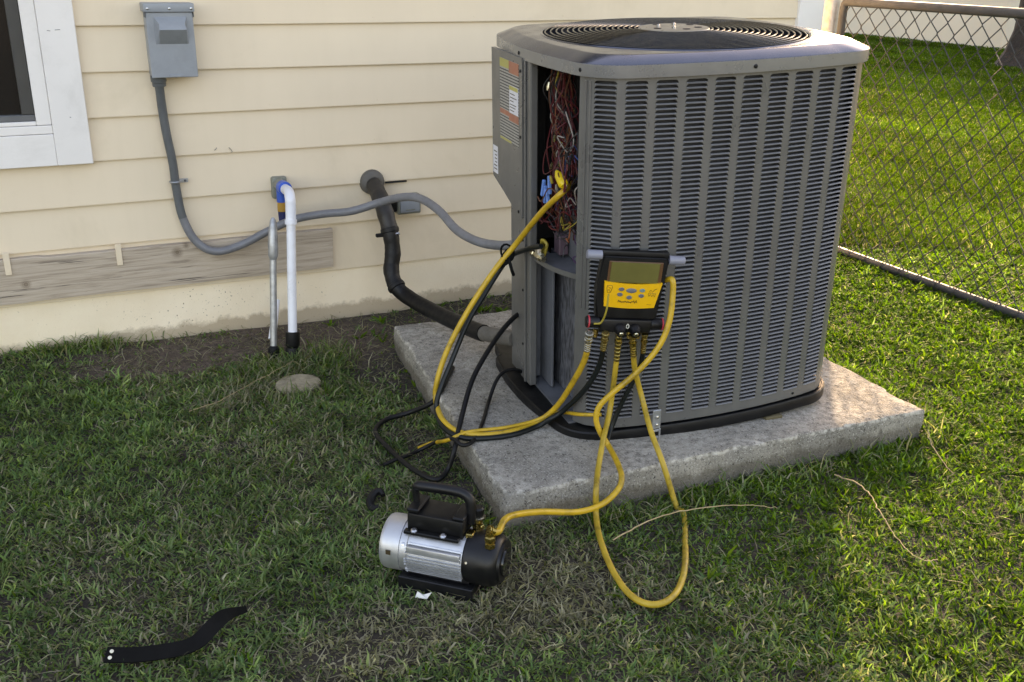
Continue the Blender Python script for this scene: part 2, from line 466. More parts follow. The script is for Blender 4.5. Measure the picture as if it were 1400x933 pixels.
# ------------------------------------------------------------------ measured curves (metres, world)
PATHS = {
'hose_valve':[(1.3768,-1.3121,0.7986),(1.2859,-1.4098,0.7976),(1.2722,-1.3211,0.7238),(1.2545,-1.2048,0.6066),(1.1916,-1.1901,0.527),(1.1128,-1.1776,0.4082),(1.0485,-1.173,0.2928),(1.0127,-1.1783,0.2011),(1.003,-1.1893,0.14),(0.9857,-1.2894,0.122),(1.005,-1.3637,0.114),(1.0614,-1.4024,0.111),(1.1484,-1.4151,0.111),(1.244,-1.3911,0.112),(1.2892,-1.4256,0.1706),(1.2966,-1.5031,0.2818),(1.2963,-1.5576,0.3691),(1.283,-1.5936,0.444)],
'hose_pump':[(1.4994,-1.6216,0.5876),(1.4994,-1.648,0.5954),(1.5,-1.655,0.5627),(1.4883,-1.6654,0.4847),(1.4596,-1.6647,0.4149),(1.4054,-1.6489,0.3429),(1.3482,-1.6271,0.2854),(1.3184,-1.6111,0.2445),(1.3097,-1.6097,0.2078),(1.3192,-1.6173,0.1689),(1.3423,-1.6305,0.125),(1.3155,-1.7248,0.12),(1.2941,-1.7794,0.108),(1.2675,-1.7991,0.087),(1.2123,-1.815,0.0694),(1.1339,-1.83,0.0751),(1.0117,-1.86,0.1217),(0.9187,-1.9049,0.1613),(0.8775,-1.9306,0.1721),(0.8423,-1.9696,0.172)],
'hose_loop':[(1.3665,-1.6111,0.4375),(1.3743,-1.5929,0.348),(1.3719,-1.5805,0.2101),(1.3125,-1.6489,0.1624),(1.2582,-1.7177,0.118),(1.2036,-1.8,0.1068),(1.2018,-1.81,0.0364),(1.1624,-1.8958,0.03),(1.1273,-2.0077,0.022),(1.1106,-2.1104,0.02),(1.1279,-2.1672,0.02),(1.1754,-2.1767,0.02),(1.2394,-2.1373,0.02),(1.305,-2.0637,0.028),(1.4475,-1.86,-0.031),(1.4487,-1.81,0.0208),(1.4253,-1.7747,0.125),(1.4378,-1.692,0.1792),(1.458,-1.6092,0.2402),(1.4291,-1.6055,0.3328),(1.4075,-1.6175,0.4251)],
'hose_dark':[(1.2809,-1.311,0.6229),(1.279,-1.2423,0.5984),(1.2804,-1.1248,0.5464),(1.2455,-1.1272,0.5142),(1.187,-1.1396,0.444),(1.1229,-1.1548,0.3643),(1.0555,-1.1844,0.2558),(1.0051,-1.2082,0.1716),(0.9899,-1.2274,0.125),(0.9761,-1.3126,0.113),(0.9934,-1.3804,0.11),(1.0448,-1.4138,0.108),(1.1408,-1.4309,0.108),(1.2344,-1.4099,0.108),(1.2664,-1.4257,0.1326),(1.3,-1.4422,0.1593),(1.3242,-1.5232,0.2603),(1.3408,-1.5631,0.3465),(1.3281,-1.6022,0.4402)],
'hose_black':[(1.3492,-1.0721,0.3385),(1.296,-1.102,0.3289),(1.2173,-1.1473,0.2882),(1.1054,-1.2341,0.2145),(1.021,-1.3372,0.1363),(0.9744,-1.4038,0.09),(0.9481,-1.4127,0.03),(0.9006,-1.4365,0.02),(0.8628,-1.3453,0.02),(0.8429,-1.1878,0.02),(0.8443,-1.0818,0.02),(0.9009,-1.0212,0.022),(0.9776,-1.0262,0.035),(1.0323,-1.0779,0.08),(1.0768,-1.0541,0.11),(1.1335,-0.9654,0.108),(1.1773,-0.904,0.108)],
'cable_black':[(1.3642,-1.1007,0.1272),(1.2984,-1.1358,0.1698),(1.2556,-1.1392,0.1734),(1.2164,-1.1587,0.1529),(1.1712,-1.2034,0.11),(1.0913,-1.331,0.108),(1.0277,-1.4162,0.108),(0.9868,-1.4326,0.108),(0.9728,-1.3863,0.11),(0.9699,-1.2929,0.06),(0.9281,-1.2511,0.02),(0.8754,-1.269,0.018),(0.8384,-1.2774,0.018),(0.799,-1.2878,0.015)],
'hose_thin':[(0.9241,-1.2434,0.022),(0.9664,-1.2428,0.03),(0.9654,-1.3716,0.1),(1.0249,-1.3812,0.118),(1.1348,-1.3943,0.116),(1.2224,-1.3905,0.116),(1.264,-1.3983,0.128),(1.3096,-1.4084,0.138),(1.3303,-1.496,0.1652),(1.369,-1.5406,0.1773)],
'hose_short':[(1.4414,-1.623,0.4261),(1.4487,-1.606,0.3539),(1.4356,-1.5924,0.2934),(1.412,-1.5705,0.2074),(1.3895,-1.5665,0.1432),(1.3625,-1.5897,0.12)],
'conduit':[(0.4452,-0.05,0.9652),(0.4492,-0.035,0.8691),(0.4547,-0.035,0.7802),(0.4648,-0.035,0.6841),(0.4678,-0.035,0.589),(0.4793,-0.04,0.4814),(0.515,-0.055,0.3938),(0.5794,-0.07,0.3518),(0.6722,-0.08,0.3697),(0.766,-0.1,0.4157),(0.8573,-0.13,0.4589),(0.9585,-0.17,0.4812),(1.0536,-0.2285,0.4971),(1.1508,-0.28,0.5332),(1.1976,-0.3892,0.5721),(1.2316,-0.4844,0.5846),(1.2534,-0.6019,0.5673),(1.2615,-0.7444,0.5316),(1.2841,-0.8733,0.5221),(1.3158,-0.9996,0.5396),(1.339,-1.0857,0.5714)],
'line':[(1.2145,0.02,0.5499),(1.2082,-0.06,0.5348),(1.2056,-0.15,0.4825),(1.2124,-0.2,0.4017),(1.215,-0.22,0.3196),(1.2002,-0.24,0.2536),(1.2053,-0.28,0.1999),(1.236,-0.34,0.1674),(1.2713,-0.5494,0.1666),(1.3098,-0.7909,0.182),(1.3288,-0.9053,0.2005),(1.3481,-1.0265,0.2277)],
'runner_a':[(1.1928,-1.9095,0.03),(1.303,-1.8804,0.035),(1.4188,-1.8776,0.04),(1.544,-1.9008,0.04),(1.628,-1.9199,0.03),(1.6945,-1.9437,0.02)],
'runner_b':[(1.9405,-1.8925,0.04),(1.9568,-1.9826,0.045),(1.9112,-2.0827,0.045),(1.8753,-2.1579,0.04),(1.8381,-2.2561,0.035),(1.8461,-2.301,0.03),(1.8795,-2.3161,0.03)],
'runner_c':[(2.3783,-1.8174,0.06),(2.3484,-1.8691,0.04),(2.3085,-1.9487,0.03),(2.293,-2.0047,0.02)],
'runner_d':[(0.3486,-0.7156,0.03),(0.4494,-0.6923,0.04),(0.5736,-0.6101,0.05),(0.6576,-0.5694,0.06),(0.7366,-0.484,0.05)],
'strap':[(-0.0001,-1.8562,0.02),(0.0477,-1.8781,0.02),(0.1036,-1.8935,0.02),(0.1541,-1.9014,0.022),(0.1853,-1.8981,0.03),(0.2154,-1.878,0.04),(0.2473,-1.8585,0.045),(0.2956,-1.8209,0.02)],
'tie':[(1.3023,-1.649,0.5823),(1.2973,-1.651,0.5376),(1.291,-1.6391,0.502),(1.2732,-1.6321,0.4981)],
'pvc':[(0.8364,-0.05,0.5514),(0.8215,-0.15,0.571)],
}
# ================================================================== SETTING
def build_ground():
    nx, ny = 150, 150
    xs = np.concatenate([np.linspace(-60, -2, 18), np.linspace(-1.7, 4.5, 110), np.linspace(5, 90, 30)])
    ys = np.concatenate([np.linspace(-60, -4, 18), np.linspace(-3.6, 0.6, 90), np.linspace(1, 90, 30)])
    X, Y = np.meshgrid(xs, ys)
    Zg = ground_z(X, Y)
    mb = MB()
    mb.v = [tuple(p) for p in np.c_[X.ravel(), Y.ravel(), Zg.ravel()]]
    n = len(xs)
    mb.f = [(j*n+i, j*n+i+1, (j+1)*n+i+1, (j+1)*n+i) for j in range(len(ys)-1) for i in range(n-1)]
    tag(mb.build('ground', 'soil'), kind='structure')
build_ground()

# pad outline (world xy)
PAD = [(0.974, -1.724), (2.402, -1.776), (2.462, -0.45), (1.140, -0.430)]
def inside_quad(x, y, q, grow=0.0):
    cx = sum(p[0] for p in q)/4; cy = sum(p[1] for p in q)/4
    ok = np.ones_like(np.asarray(x, float), bool)
    for i in range(4):
        a, b = q[i], q[(i+1) % 4]
        dx, dy = b[0]-a[0], b[1]-a[1]
        L_ = math.hypot(dx, dy)
        ok &= ((x-a[0])*(-dy)+(y-a[1])*dx)/L_ > -grow
    return ok
def build_pad():
    n, m = 90, 8
    mb = MB()
    prof = [(0.0, -0.08), (0.0, -0.03), (0.0, 0.02), (0.0, 0.055), (0.0, 0.092), (0.0025, 0.0985), (0.007, 0.1)]
    cx, cy = 1.745, -1.095
    def peri(t):
        s = t*4; i = int(s) % 4; u = s-int(s)
        a, b = PAD[i], PAD[(i+1) % 4]
        return a[0]+(b[0]-a[0])*u, a[1]+(b[1]-a[1])*u
    N = 4*n
    for (ins, z) in prof:
        for k in range(N):
            x, y = peri(k/N)
            d = math.hypot(x-cx, y-cy)
            # rough arrises and a chipped front left corner
            e = 0.006*(float(vnoise(k*0.35, z*60, 1.0, 9))-0.5)+0.007*(float(vnoise(x*1.0+y*2.0, z*4, 9.0, 5))-0.5)
            chip = 0.0
            dc = math.hypot(x-PAD[0][0], y-PAD[0][1])
            if z > 0.03: chip += 0.028*max(0, 1-dc/0.06)*(z-0.03)/0.07
            if z > 0.08: chip += 0.016*max(0.0, float(vnoise(k*0.45, 1.7, 1.0, 2))-0.55)*2
            if z < 0.03 and y < -1.6: e += 0.010*(0.03-z)/0.11
            f = 1-(ins+chip)/d*1.2+e/d
            mb.v.append((cx+(x-cx)*f, cy+(y-cy)*f, z+0.004*(float(vnoise(x, y, 14, 6))-0.5)*(z > 0.05)))
    L_ = len(prof)
    for i in range(L_-1):
        for k in range(N):
            a, b = i*N+k, i*N+(k+1) % N
            mb.f.append((a, b, b+N, a+N))
    # top in shrinking rings
    base = (L_-1)*N
    for r in range(1, 12):
        f = 1-r/12
        for k in range(N):
            x, y, z = mb.v[(L_-1)*N+k]
            px, py = cx+(x-cx)*f, cy+(y-cy)*f
            mb.v.append((px, py, 0.1+0.003*(float(vnoise(px, py, 9, 8))-0.5)))
        for k in range(N):
            a, b = base+k, base+(k+1) % N
            mb.f.append((a, b, b+N, a+N))
        base += N
    mb.v.append((cx, cy, 0.1))
    for k in range(N): mb.f.append((base+k, base+(k+1) % N, len(mb.v)-1))
    o = mb.build('concrete_pad', 'concrete')
    tag(o, 'rough grey concrete slab under the air conditioner', 'concrete slab')
build_pad()

# ------------------------------------------------------------------ house
house = thing('house', 'house wall of cream lap siding on a stucco foundation behind the air conditioner', 'house', (0, 0, 0))
def build_house():
    W0, W1 = -4.0, 3.256
    core = MB().box((W0, 0.03, 0.0), (3.39, 7.0, 2.8))
    core.build('wall_core', 'render_cream', house)
    # gable roof with modest eaves
    rf = MB()
    for s in (0, 1):
        y0, y1 = (-0.35, 3.5) if s == 0 else (7.35, 3.5)
        z0, z1 = 2.72, 4.2
        vs = [(W0-0.3, y0, z0), (3.6, y0, z0), (3.6, y1, z1), (W0-0.3, y1, z1)]
        rf.add([(x, y, z) for x, y, z in vs]+[(x, y, z+0.12) for x, y, z in vs],
               [(0, 3, 2, 1), (4, 5, 6, 7), (0, 1, 5, 4), (1, 2, 6, 5), (2, 3, 7, 6), (3, 0, 4, 7)])
    rf.build('roof', 'roof_shingle', house)
    gb = MB(); gb.add([(3.39, 0.05, 2.8), (3.39, 6.95, 2.8), (3.39, 3.5, 4.15), (3.36, 0.05, 2.8), (3.36, 6.95, 2.8), (3.36, 3.5, 4.15)],
                      [(0, 1, 2), (5, 4, 3), (0, 2, 5, 3), (1, 4, 5, 2), (0, 3, 4, 1)])
    gb.build('gable', 'siding_paint', house)
    # lap boards
    def board(x0, x1, z0, h, lip=0.013, thick=0.009):
        mb = MB()
        nseg = max(2, int((x1-x0)/0.25))
        sec = [(-lip, 0.0), (-lip-0.0005, 0.003), (-0.0005, h+0.006), (0.008, h+0.006), (-lip+thick, 0.0)]
        off = random.uniform(-0.0012, 0.0012)
        ph = random.uniform(0, 9)
        for i in range(nseg+1):
            x = x0+(x1-x0)*i/nseg
            wob = 0.0012*math.sin(x*1.7+ph)+off
            for (yy, zz) in sec:
                mb.v.append((x, yy+wob*0.7*(zz < 0.1), z0+zz+(wob if zz < 0.1 else 0)))
        k = len(sec)
        for i in range(nseg):
            for j in range(k):
                a, b = i*k+j, i*k+(j+1) % k
                mb.f.append((a, b, b+k, a+k))
        mb.f.append(tuple(range(k-1, -1, -1))); mb.f.append(tuple(nseg*k+j for j in range(k)))
        return mb.build('siding_board', 'siding_paint', house, smooth=False)
    zl = [1.149-0.15*k for k in range(-11, 6)]
    for z in zl:
        if z > 2.75: continue
        if z > 0.69 and z < 1.75:
            board(W0, -1.3, z, 0.15)
            board(0.2055, W1, z, 0.15)
        else:
            board(W0, W1, z, 0.15)
    board(W0, W1, 0.2085, 0.191, lip=0.010)
    # foundation
    fd = MB()
    nx, nz = 160, 8
    for j in range(nz+1):
        z = -0.12+(0.226+0.12)*j/nz
        for i in range(nx+1):
            x = W0+(3.40-W0)*i/nx
            fd.v.append((x, -0.001+0.004*(float(vnoise(x, z, 7, 11))-0.5)-0.004*max(0, 0.04-z)*10*float(vnoise(x, z, 20, 12)), z))
    for j in range(nz):
        for i in range(nx):
            a = j*(nx+1)+i
            fd.f.append((a, a+1, a+nx+2, a+nx+1))
    fd.build('foundation', 'stucco', house)
    ff = MB().box((3.39, 0.0, -0.12), (3.401, 7.0, 0.226)); ff.build('foundation', 'stucco', house)
    side = MB()
    for z in zl:
        if z < 2.75:
            side.add([(3.400, 0.02, z), (3.400, 6.98, z), (3.390, 6.98, z+0.155), (3.390, 0.02, z+0.155)], [(0, 1, 2, 3)])
    tag(side.build('side_boards', 'siding_paint', house), kind='stuff')
    # corner trim
    ct = MB().bbox((3.256, -0.024, 0.2), (3.402, 0.029, 2.75), 0.003)
    ct.build('corner_trim', 'trim_paint', house)
    # weathered board nailed over the lowest course
    wb = MB(); n = 70
    for i in range(n+1):
        x = -0.9+(1.032+0.9)*i/n
        e = 0.0022*(float(vnoise(x, 0.3, 16, 21))-0.5)
        top = 0.386-0.004*(x > 0)+e; bot = 0.2245+0.004*max(0, (x-0.5))+0.003*(float(vnoise(x, 0.9, 12, 22))-0.5)
        for (yy, zz) in ((-0.0125, bot), (-0.030, bot+0.002), (-0.031, top-0.003), (-0.029, top), (-0.0045, top)):
            wb.v.append((x if i < n else x+0.004*(zz > 0.3), yy, zz))
    for i in range(n):
        for j in range(5):
            a, b = i*5+j, i*5+(j+1) % 5
            wb.f.append((a, b, b+5, a+5))
    wb.f.append((4, 3, 2, 1, 0)); wb.f.append(tuple(n*5+j for j in range(5)))
    o = wb.build('weathered_board', 'weathered_wood', house, ang=30)
    o['label'] = 'bare weathered grey wood board over the lowest siding course'
    for (x, za, zb) in ((-0.112, 0.412, 0.333), (0.248, 0.405, 0.327)):
        c = MB().bbox((x-0.010, -0.036, zb), (x+0.010, -0.0325, za), 0.001, 1)
        c.cyl((x, -0.0375, zb+0.012), (x, -0.035, zb+0.012), 0.0032, 8)
        c.build('siding_clip', 'siding_paint', house)
    # window (only its lower right corner is in the picture)
    win = MB().bbox((0.093, -0.034, 0.697), (0.205, -0.001, 1.86), 0.002, 1)
    wo = win.build('window', 'trim_paint', house)
    MB().bbox((-1.1, -0.033, 0.697), (0.0925, -0.002, 0.803), 0.002, 1).build('window_sill_board', 'trim_paint', wo)
    MB().bbox((-1.1, -0.030, 0.8045), (0.0925, -0.003, 0.832), 0.002, 1).build('window_sill', 'trim_paint', wo)
    MB().bbox((0.046, -0.028, 0.8335), (0.0922, -0.002, 1.86), 0.002, 1).build('window_stop', 'trim_paint', wo)
    MB().bbox((-1.1, -0.025, 0.8335), (0.0455, -0.002, 0.8465), 0.002, 1).build('window_stop', 'trim_paint', wo)
    MB().bbox((-1.3, -0.034, 0.697), (-1.101, -0.001, 1.86), 0.002, 1).build('window_casing', 'trim_paint', wo)
    MB().bbox((-1.3, -0.0345, 1.861), (0.205, -0.001, 1.97), 0.002, 1).build('window_casing', 'trim_paint', wo)
    MB().bbox((0.006, -0.015, 0.868), (0.0452, 0.02, 1.86), 0.002, 1).build('window_sash', 'window_frame_dark', wo)
    MB().bbox((-1.1, -0.017, 0.8475), (0.0452, 0.02, 0.8675), 0.002, 1).build('window_sash_rail', 'window_rail', wo)
    MB().box((-1.1, 0.004, 0.868), (0.0055, 0.010, 1.86)).build('window_pane', 'glass_dark', wo)
    for pts in ([(0.616, -0.0135, 0.713), (0.622, -0.0138, 0.717), (0.625, -0.0136, 0.722)], [(0.668, -0.0138, 0.720), (0.676, -0.0138, 0.712), (0.679, -0.0137, 0.704), (0.677, -0.0137, 0.701)]):
        MB().tube(pts, 0.0011, 5).build('scuff_mark', 'conduit_dark', house)
    for pts in ([(0.118, -0.0342, 1.137), (0.128, -0.0343, 1.135)], [(0.142, -0.0342, 1.138), (0.158, -0.0343, 1.139)], [(0.150, -0.0342, 0.858), (0.154, -0.0343, 0.856)]):
        MB().tube(pts, 0.0010, 5).build('scuff_mark', 'conduit_dark', wo)
    # nail heads along the laps
    for z in (1.299, 1.149, 0.999, 0.849, 0.699, 0.549):
        for i in range(7):
            x = 0.42+0.406*i+random.uniform(-0.01, 0.01)
            if x < 3.2: MB().lathe([(0.0032, 0), (0.0032, 0.0006), (0.0015, 0.0012)], (x, -0.0118, z+0.019), (0, -1, 0), 8).build('nail_head', 'siding_paint', house)
    # stain left under the wall penetration: gap in the siding lap
    g = MB().box((1.262, -0.016, 0.541), (1.352, -0.012, 0.5475))
    g.build('siding_gap', 'interior_dark', house)
build_house()

# ------------------------------------------------------------------ things on the wall
def build_disconnect():
    t = thing('disconnect_box', 'grey electrical disconnect box screwed to the siding right of the window', 'electrical box', (0.499, 0, 0.98))
    MB().bbox((0.4225, -0.085, 0.985), (0.5705, -0.006, 1.196), 0.003, 2).build('box_body', 'box_grey', t, 'world')
    # front door stands slightly proud
    d = MB().bbox((0.4205, -0.0905, 0.982), (0.5725, -0.0855, 1.193), 0.0018, 1)
    door = d.build('box_door', 'box_grey', t, 'world')
    # raised handle cover: a wedge with sloped cheeks
    h = MB()
    o0, o1, zb, zt = 0.445, 0.551, 1.092, 1.180
    i0, i1 = 0.458, 0.540
    h.add([(o0, -0.0905, zt), (o1, -0.0905, zt), (o1, -0.0905, zb), (o0, -0.0905, zb),
           (i0, -0.116, zt-0.022), (i1, -0.116, zt-0.022), (i1+0.003, -0.127, zt-0.040), (i0-0.002, -0.127, zt-0.040), (i1+0.006, -0.0915, zb+0.001), (i0-0.002, -0.0915, zb+0.001)],
          [(0, 1, 5, 4), (4, 5, 6, 7), (7, 6, 8, 9), (1, 2, 8, 6, 5), (0, 4, 7, 9, 3), (9, 8, 2, 3), (0, 3, 2, 1)])
    h.build('handle_cover', 'box_grey', door, 'world', ang=20)
    MB().bbox((0.478, -0.094, 0.9835), (0.522, -0.091, 0.992), 0.0012, 1).build('door_lip', 'box_grey', door, 'world')
    # rain hood
    MB().bbox((0.4155, -0.096, 1.1945), (0.5785, -0.004, 1.2225), 0.003, 2).build('rain_hood', 'box_grey', t, 'world')
    for x in (0.428, 0.498, 0.568):
        MB().lathe([(0.0042, 0), (0.0042, 0.0018), (0.002, 0.003)], (x, -0.096, 1.206), (0, -1, 0), 10).build('screw', 'steel', t, 'world')
    MB().box((0.4175, -0.0952, 1.178), (0.4195, -0.06, 1.194)).build('hinge_pin', 'conduit_dark', t, 'world')
    MB().box((0.5735, -0.0952, 1.178), (0.5755, -0.06, 1.194)).build('hinge_pin', 'conduit_dark', t, 'world')
build_disconnect()

def build_conduit():
    t = thing('flexible_conduit', 'grey flexible conduit looping from the disconnect box to the air conditioner', 'conduit', (0.445, -0.05, 0.97))
    p = smooth_path(PATHS['conduit'], 8)
    k = 8*5
    MB().tube(p[:k+1], 0.0150, 14).build('rigid_section', 'conduit_dark', t, 'world')
    MB().tube(p[k:], 0.0150, 14).build('flexible_section', 'conduit_grey', t, 'world')
    a, b = Vector(p[0]), Vector(p[2])
    d = (b-a).normalized()
    MB().lathe([(0.026, 0), (0.026, 0.018), (0.023, 0.021), (0.023, 0.034), (0.016, 0.036)], a-d*0.008+Vector((0, 0, 0.012)), d, 18).build('connector', 'conduit_dark', t, 'world')
    q = Vector(p[8*3+6]); st = MB()
    st.tube([q+Vector((math.cos(a_)*0.0178, math.sin(a_)*0.0178, 0)) for a_ in np.linspace(0, 2*math.pi, 15)[:-1]]+[q+Vector((0.0178, 0, 0))], 0.004, 6)
    st.bbox(q+Vector((0.014, 0.008, -0.007)), q+Vector((0.046, 0.014, 0.007)), 0.001, 1)
    so_ = st.build('strap', 'galvanised', t, 'world')
    MB().lathe([(0.0045, 0), (0.003, 0.003)], q+Vector((0.036, 0.008, 0)), (0, -1, 0), 8).build('screw', 'conduit_dark', so_, 'world')
    e = Vector(p[-1]); d = (Vector(p[-1])-Vector(p[-4])).normalized()
    MB().lathe([(0.021, 0), (0.021, 0.02), (0.024, 0.022), (0.024, 0.045)], e-d*0.035, d, 14).build('connector', 'conduit_dark', t, 'world')
build_conduit()

def build_lineset():
    t = thing('refrigerant_line', 'thick black insulated pipe bending from the wall down to the air conditioner', 'insulated pipe', (1.206, 0, 0.55))
    p = smooth_path(PATHS['line'], 8)
    n = len(p)
    i1, i2, i3 = 8*3, 8*6, n-14
    def rr(i): return 0.0305+0.0009*math.sin(i*0.9)+0.0005*math.sin(i*2.3)
    MB().tube(p[:i1+1], [0.0325+0.0012*math.sin(i*1.1) for i in range(i1+1)], 18).build('taped_section', 'insulation_tape', t, 'world')
    MB().tube(p[i1:i2+1], [rr(i) for i in range(i2-i1+1)], 18).build('insulation', 'insulation', t, 'world')
    MB().tube(p[i2-1:i3+1], [0.0295+0.0004*math.sin(i) for i in range(i3-i2+2)], 18).build('elbow', 'black_rubber', t, 'world')
    MB().tube(p[i3-1:], 0.0262, 18).build('end_sleeve', 'boot_grey', t, 'world')
    for i, r in ((i1, 0.0352), (i2, 0.0345)):
        a, b = Vector(p[i-1]), Vector(p[i+1]); d = (b-a).normalized()
        MB().lathe([(r-0.003, -0.010), (r, -0.008), (r+0.001, 0.0), (r, 0.008), (r-0.003, 0.010)], Vector(p[i]), d, 18).build('tape_band', 'insulation', t, 'world')
    q = Vector(p[i1]); 
    MB().bbox(q+Vector((-0.058, -0.01, -0.022)), q+Vector((-0.024, 0.004, -0.008)), 0.003, 1, Matrix.Identity(4)).build('tape_tail', 'insulation', t, 'world')
    MB().bbox(q+Vector((0.000, -0.034, -0.014)), q+Vector((0.030, -0.024, -0.004)), 0.003, 1).build('foil_scrap', 'steel', t, 'world')
    o = MB().lathe([(0.0495, -0.002), (0.049, 0.012), (0.046, 0.020), (0.036, 0.026), (0.033, 0.028)], (1.208, -0.008, 0.551), (0, -1, 0), 26).build('wall_flange', 'boot_grey', t, 'world')
    return t
build_lineset()

def build_wall_bits():
    t = thing('junction_box', 'small weathered grey outlet box behind the black insulated pipe', 'electrical box', (1.34, 0, 0.45))
    b = MB().bbox((1.300, -0.052, 0.418), (1.398, -0.010, 0.496), 0.006, 2); b.build('box_body', 'grey_plastic', t, 'world')
    MB().bbox((1.309, -0.058, 0.427), (1.391, -0.0525, 0.483), 0.004, 2).build('cover', 'box_grey', t, 'world')
    MB().bbox((1.33, -0.061, 0.436), (1.37, -0.0585, 0.4395), 0.0008, 1).build('cover_lip', 'grey_plastic', t, 'world')
    MB().bbox((1.262, -0.05, 0.43), (1.299, -0.012, 0.492), 0.006, 2).build('side_hub', 'black_plastic', t, 'world')
    # condensate drain
    t = thing('drain_pipe', 'white pvc drain pipe from the wall into a black coupling in the soil', 'drain pipe', (0.777, -0.37, 0.0))
    top, bot = Vector((0.819, -0.275, 0.545)), Vector((0.768, -0.372, -0.02))
    d = (bot-top).normalized()
    mid = bot-d*0.125
    MB().tube([top+d*0.055, mid+d*0.02], 0.0162, 18).build('pipe', 'pvc_white', t, 'world')
    # moulded elbow: out of the wall, then down
    wall_end = Vector((0.8365, -0.13, 0.578))
    el = smooth_path([wall_end+Vector((0.002, 0.05, 0.002)), wall_end, Vector((0.826, -0.23, 0.588)), Vector((0.8205, -0.268, 0.574)), top, top+d*0.05], 6)
    MB().tube(el, 0.0186, 18).build('elbow', 'pvc_white', t, 'world')
    MB().tube([top+d*0.045, top+d*0.062], 0.0212, 18).build('elbow_collar', 'pvc_white', t, 'world')
    MB().lathe([(0.0255, 0), (0.0255, 0.05), (0.022, 0.056)], mid-d*0.0, d, 18).build('coupling', 'black_rubber', t, 'world')
    MB().lathe([(0.0255, 0.058), (0.0265, 0.062), (0.0265, 0.13)], mid, d, 18).build('coupling', 'black_rubber', t, 'world')
    MB().lathe([(0.0235, 0.0), (0.025, 0.002), (0.025, 0.042), (0.0225, 0.045)], wall_end+Vector((0, 0.035, 0)), (0, -1, 0.05), 20).build('blue_collar', 'blue_plastic', t, 'world')
    MB().tube([wall_end+Vector((0, 0.13, 0)), wall_end+Vector((0, 0.03, 0))], 0.022, 18).build('stub', 'grey_plastic', t, 'world')
    MB().bbox((0.811, -0.040, 0.520), (0.868, -0.008, 0.603), 0.008, 2).build('wall_plate', 'grey_plastic', t, 'world')
    # short valve hanging from the same stub
    MB().tube([(0.832, -0.085, 0.575), (0.831, -0.085, 0.52)], 0.0170, 14).build('valve_body', 'blue_plastic', t, 'world')
    MB().tube([(0.831, -0.085, 0.5195), (0.8305, -0.085, 0.485)], 0.0160, 14).build('valve_band', 'ochre', t, 'world')
    MB().tube([(0.8305, -0.085, 0.4845), (0.833, -0.085, 0.425)], 0.0150, 14).build('valve_tail', 'blue_tape', t, 'world')
    # thin grey metal pipe, top hammered flat
    t = thing('metal_pipe', 'thin grey metal pipe with a flattened top left of the white drain pipe', 'pipe', (0.706, -0.335, 0))
    a, b = Vector((0.706, -0.335, -0.02)), Vector((0.7515, -0.262, 0.43))
    d = (b-a).normalized()
    MB().tube([a, a+d*0.40], 0.0125, 14).build('pipe', 'galvanised', t, 'world')
    fl = MB(); fl.tube([a+d*0.385, a+d*0.40, a+d*0.44, a+d*0.50, a+d*0.525, a+d*0.535], [0.0125, 0.018, 0.0185, 0.0150, 0.011, 0.005], 14)
    fo = fl.build('flattened_end', 'galvanised', t, 'world')
    MB().lathe([(0.014, 0), (0.0205, 0.012), (0.021, 0.055), (0.0135, 0.065)], a+d*0.005, d, 16).build('boot', 'black_rubber', t, 'world')
    # white pipe offcut leaning on the foundation
    o = MB().tube([(0.742, -0.165, 0.012), (0.790, -0.075, 0.135)], [0.0145, 0.0125], 12)
    tag(o.build('pipe_offcut', 'pvc_white'), 'short white plastic offcut leaning between the two pipes', 'pipe offcut')
    # concrete disc in the grass
    c = MB(); n = 40
    prof = [(0.070, -0.02), (0.076, 0.006), (0.074, 0.016), (0.066, 0.0205), (0.050, 0.022), (0.03, 0.0195), (0.015, 0.0165)]
    for (r, h) in prof:
        for j in range(n):
            a_ = 2*math.pi*j/n
            rr = r*(1+0.05*(float(vnoise(math.cos(a_)*2+5, math.sin(a_)*2+5, 1.3, 31))-0.5))
            c.v.append((0.722+rr*math.cos(a_), -0.632+rr*math.sin(a_)*0.92, h*0.6+0.015+0.004*(float(vnoise(rr*math.cos(a_)*1, rr*math.sin(a_), 60, 32))-0.5)))
    for i in range(len(prof)-1):
        for j in range(n):
            a_, b_ = i*n+j, i*n+(j+1) % n
            c.f.append((a_, b_, b_+n, a_+n))
    c.f.append(tuple((len(prof)-1)*n+j for j in range(n)))
    tag(c.build('concrete_disc', 'stucco_disc' if 'stucco_disc' in M else 'concrete_disc'), 'round chipped concrete disc in the grass at the foot of the drain pipe', 'concrete disc')
pm('concrete_disc', lin((146, 136, 114)), 0.95, var=0.25, scale=45, bump=0.8, bscale=120, bdist=0.003, dirt=lin((84, 70, 50)), dirt_amt=0.7)
build_wall_bits()

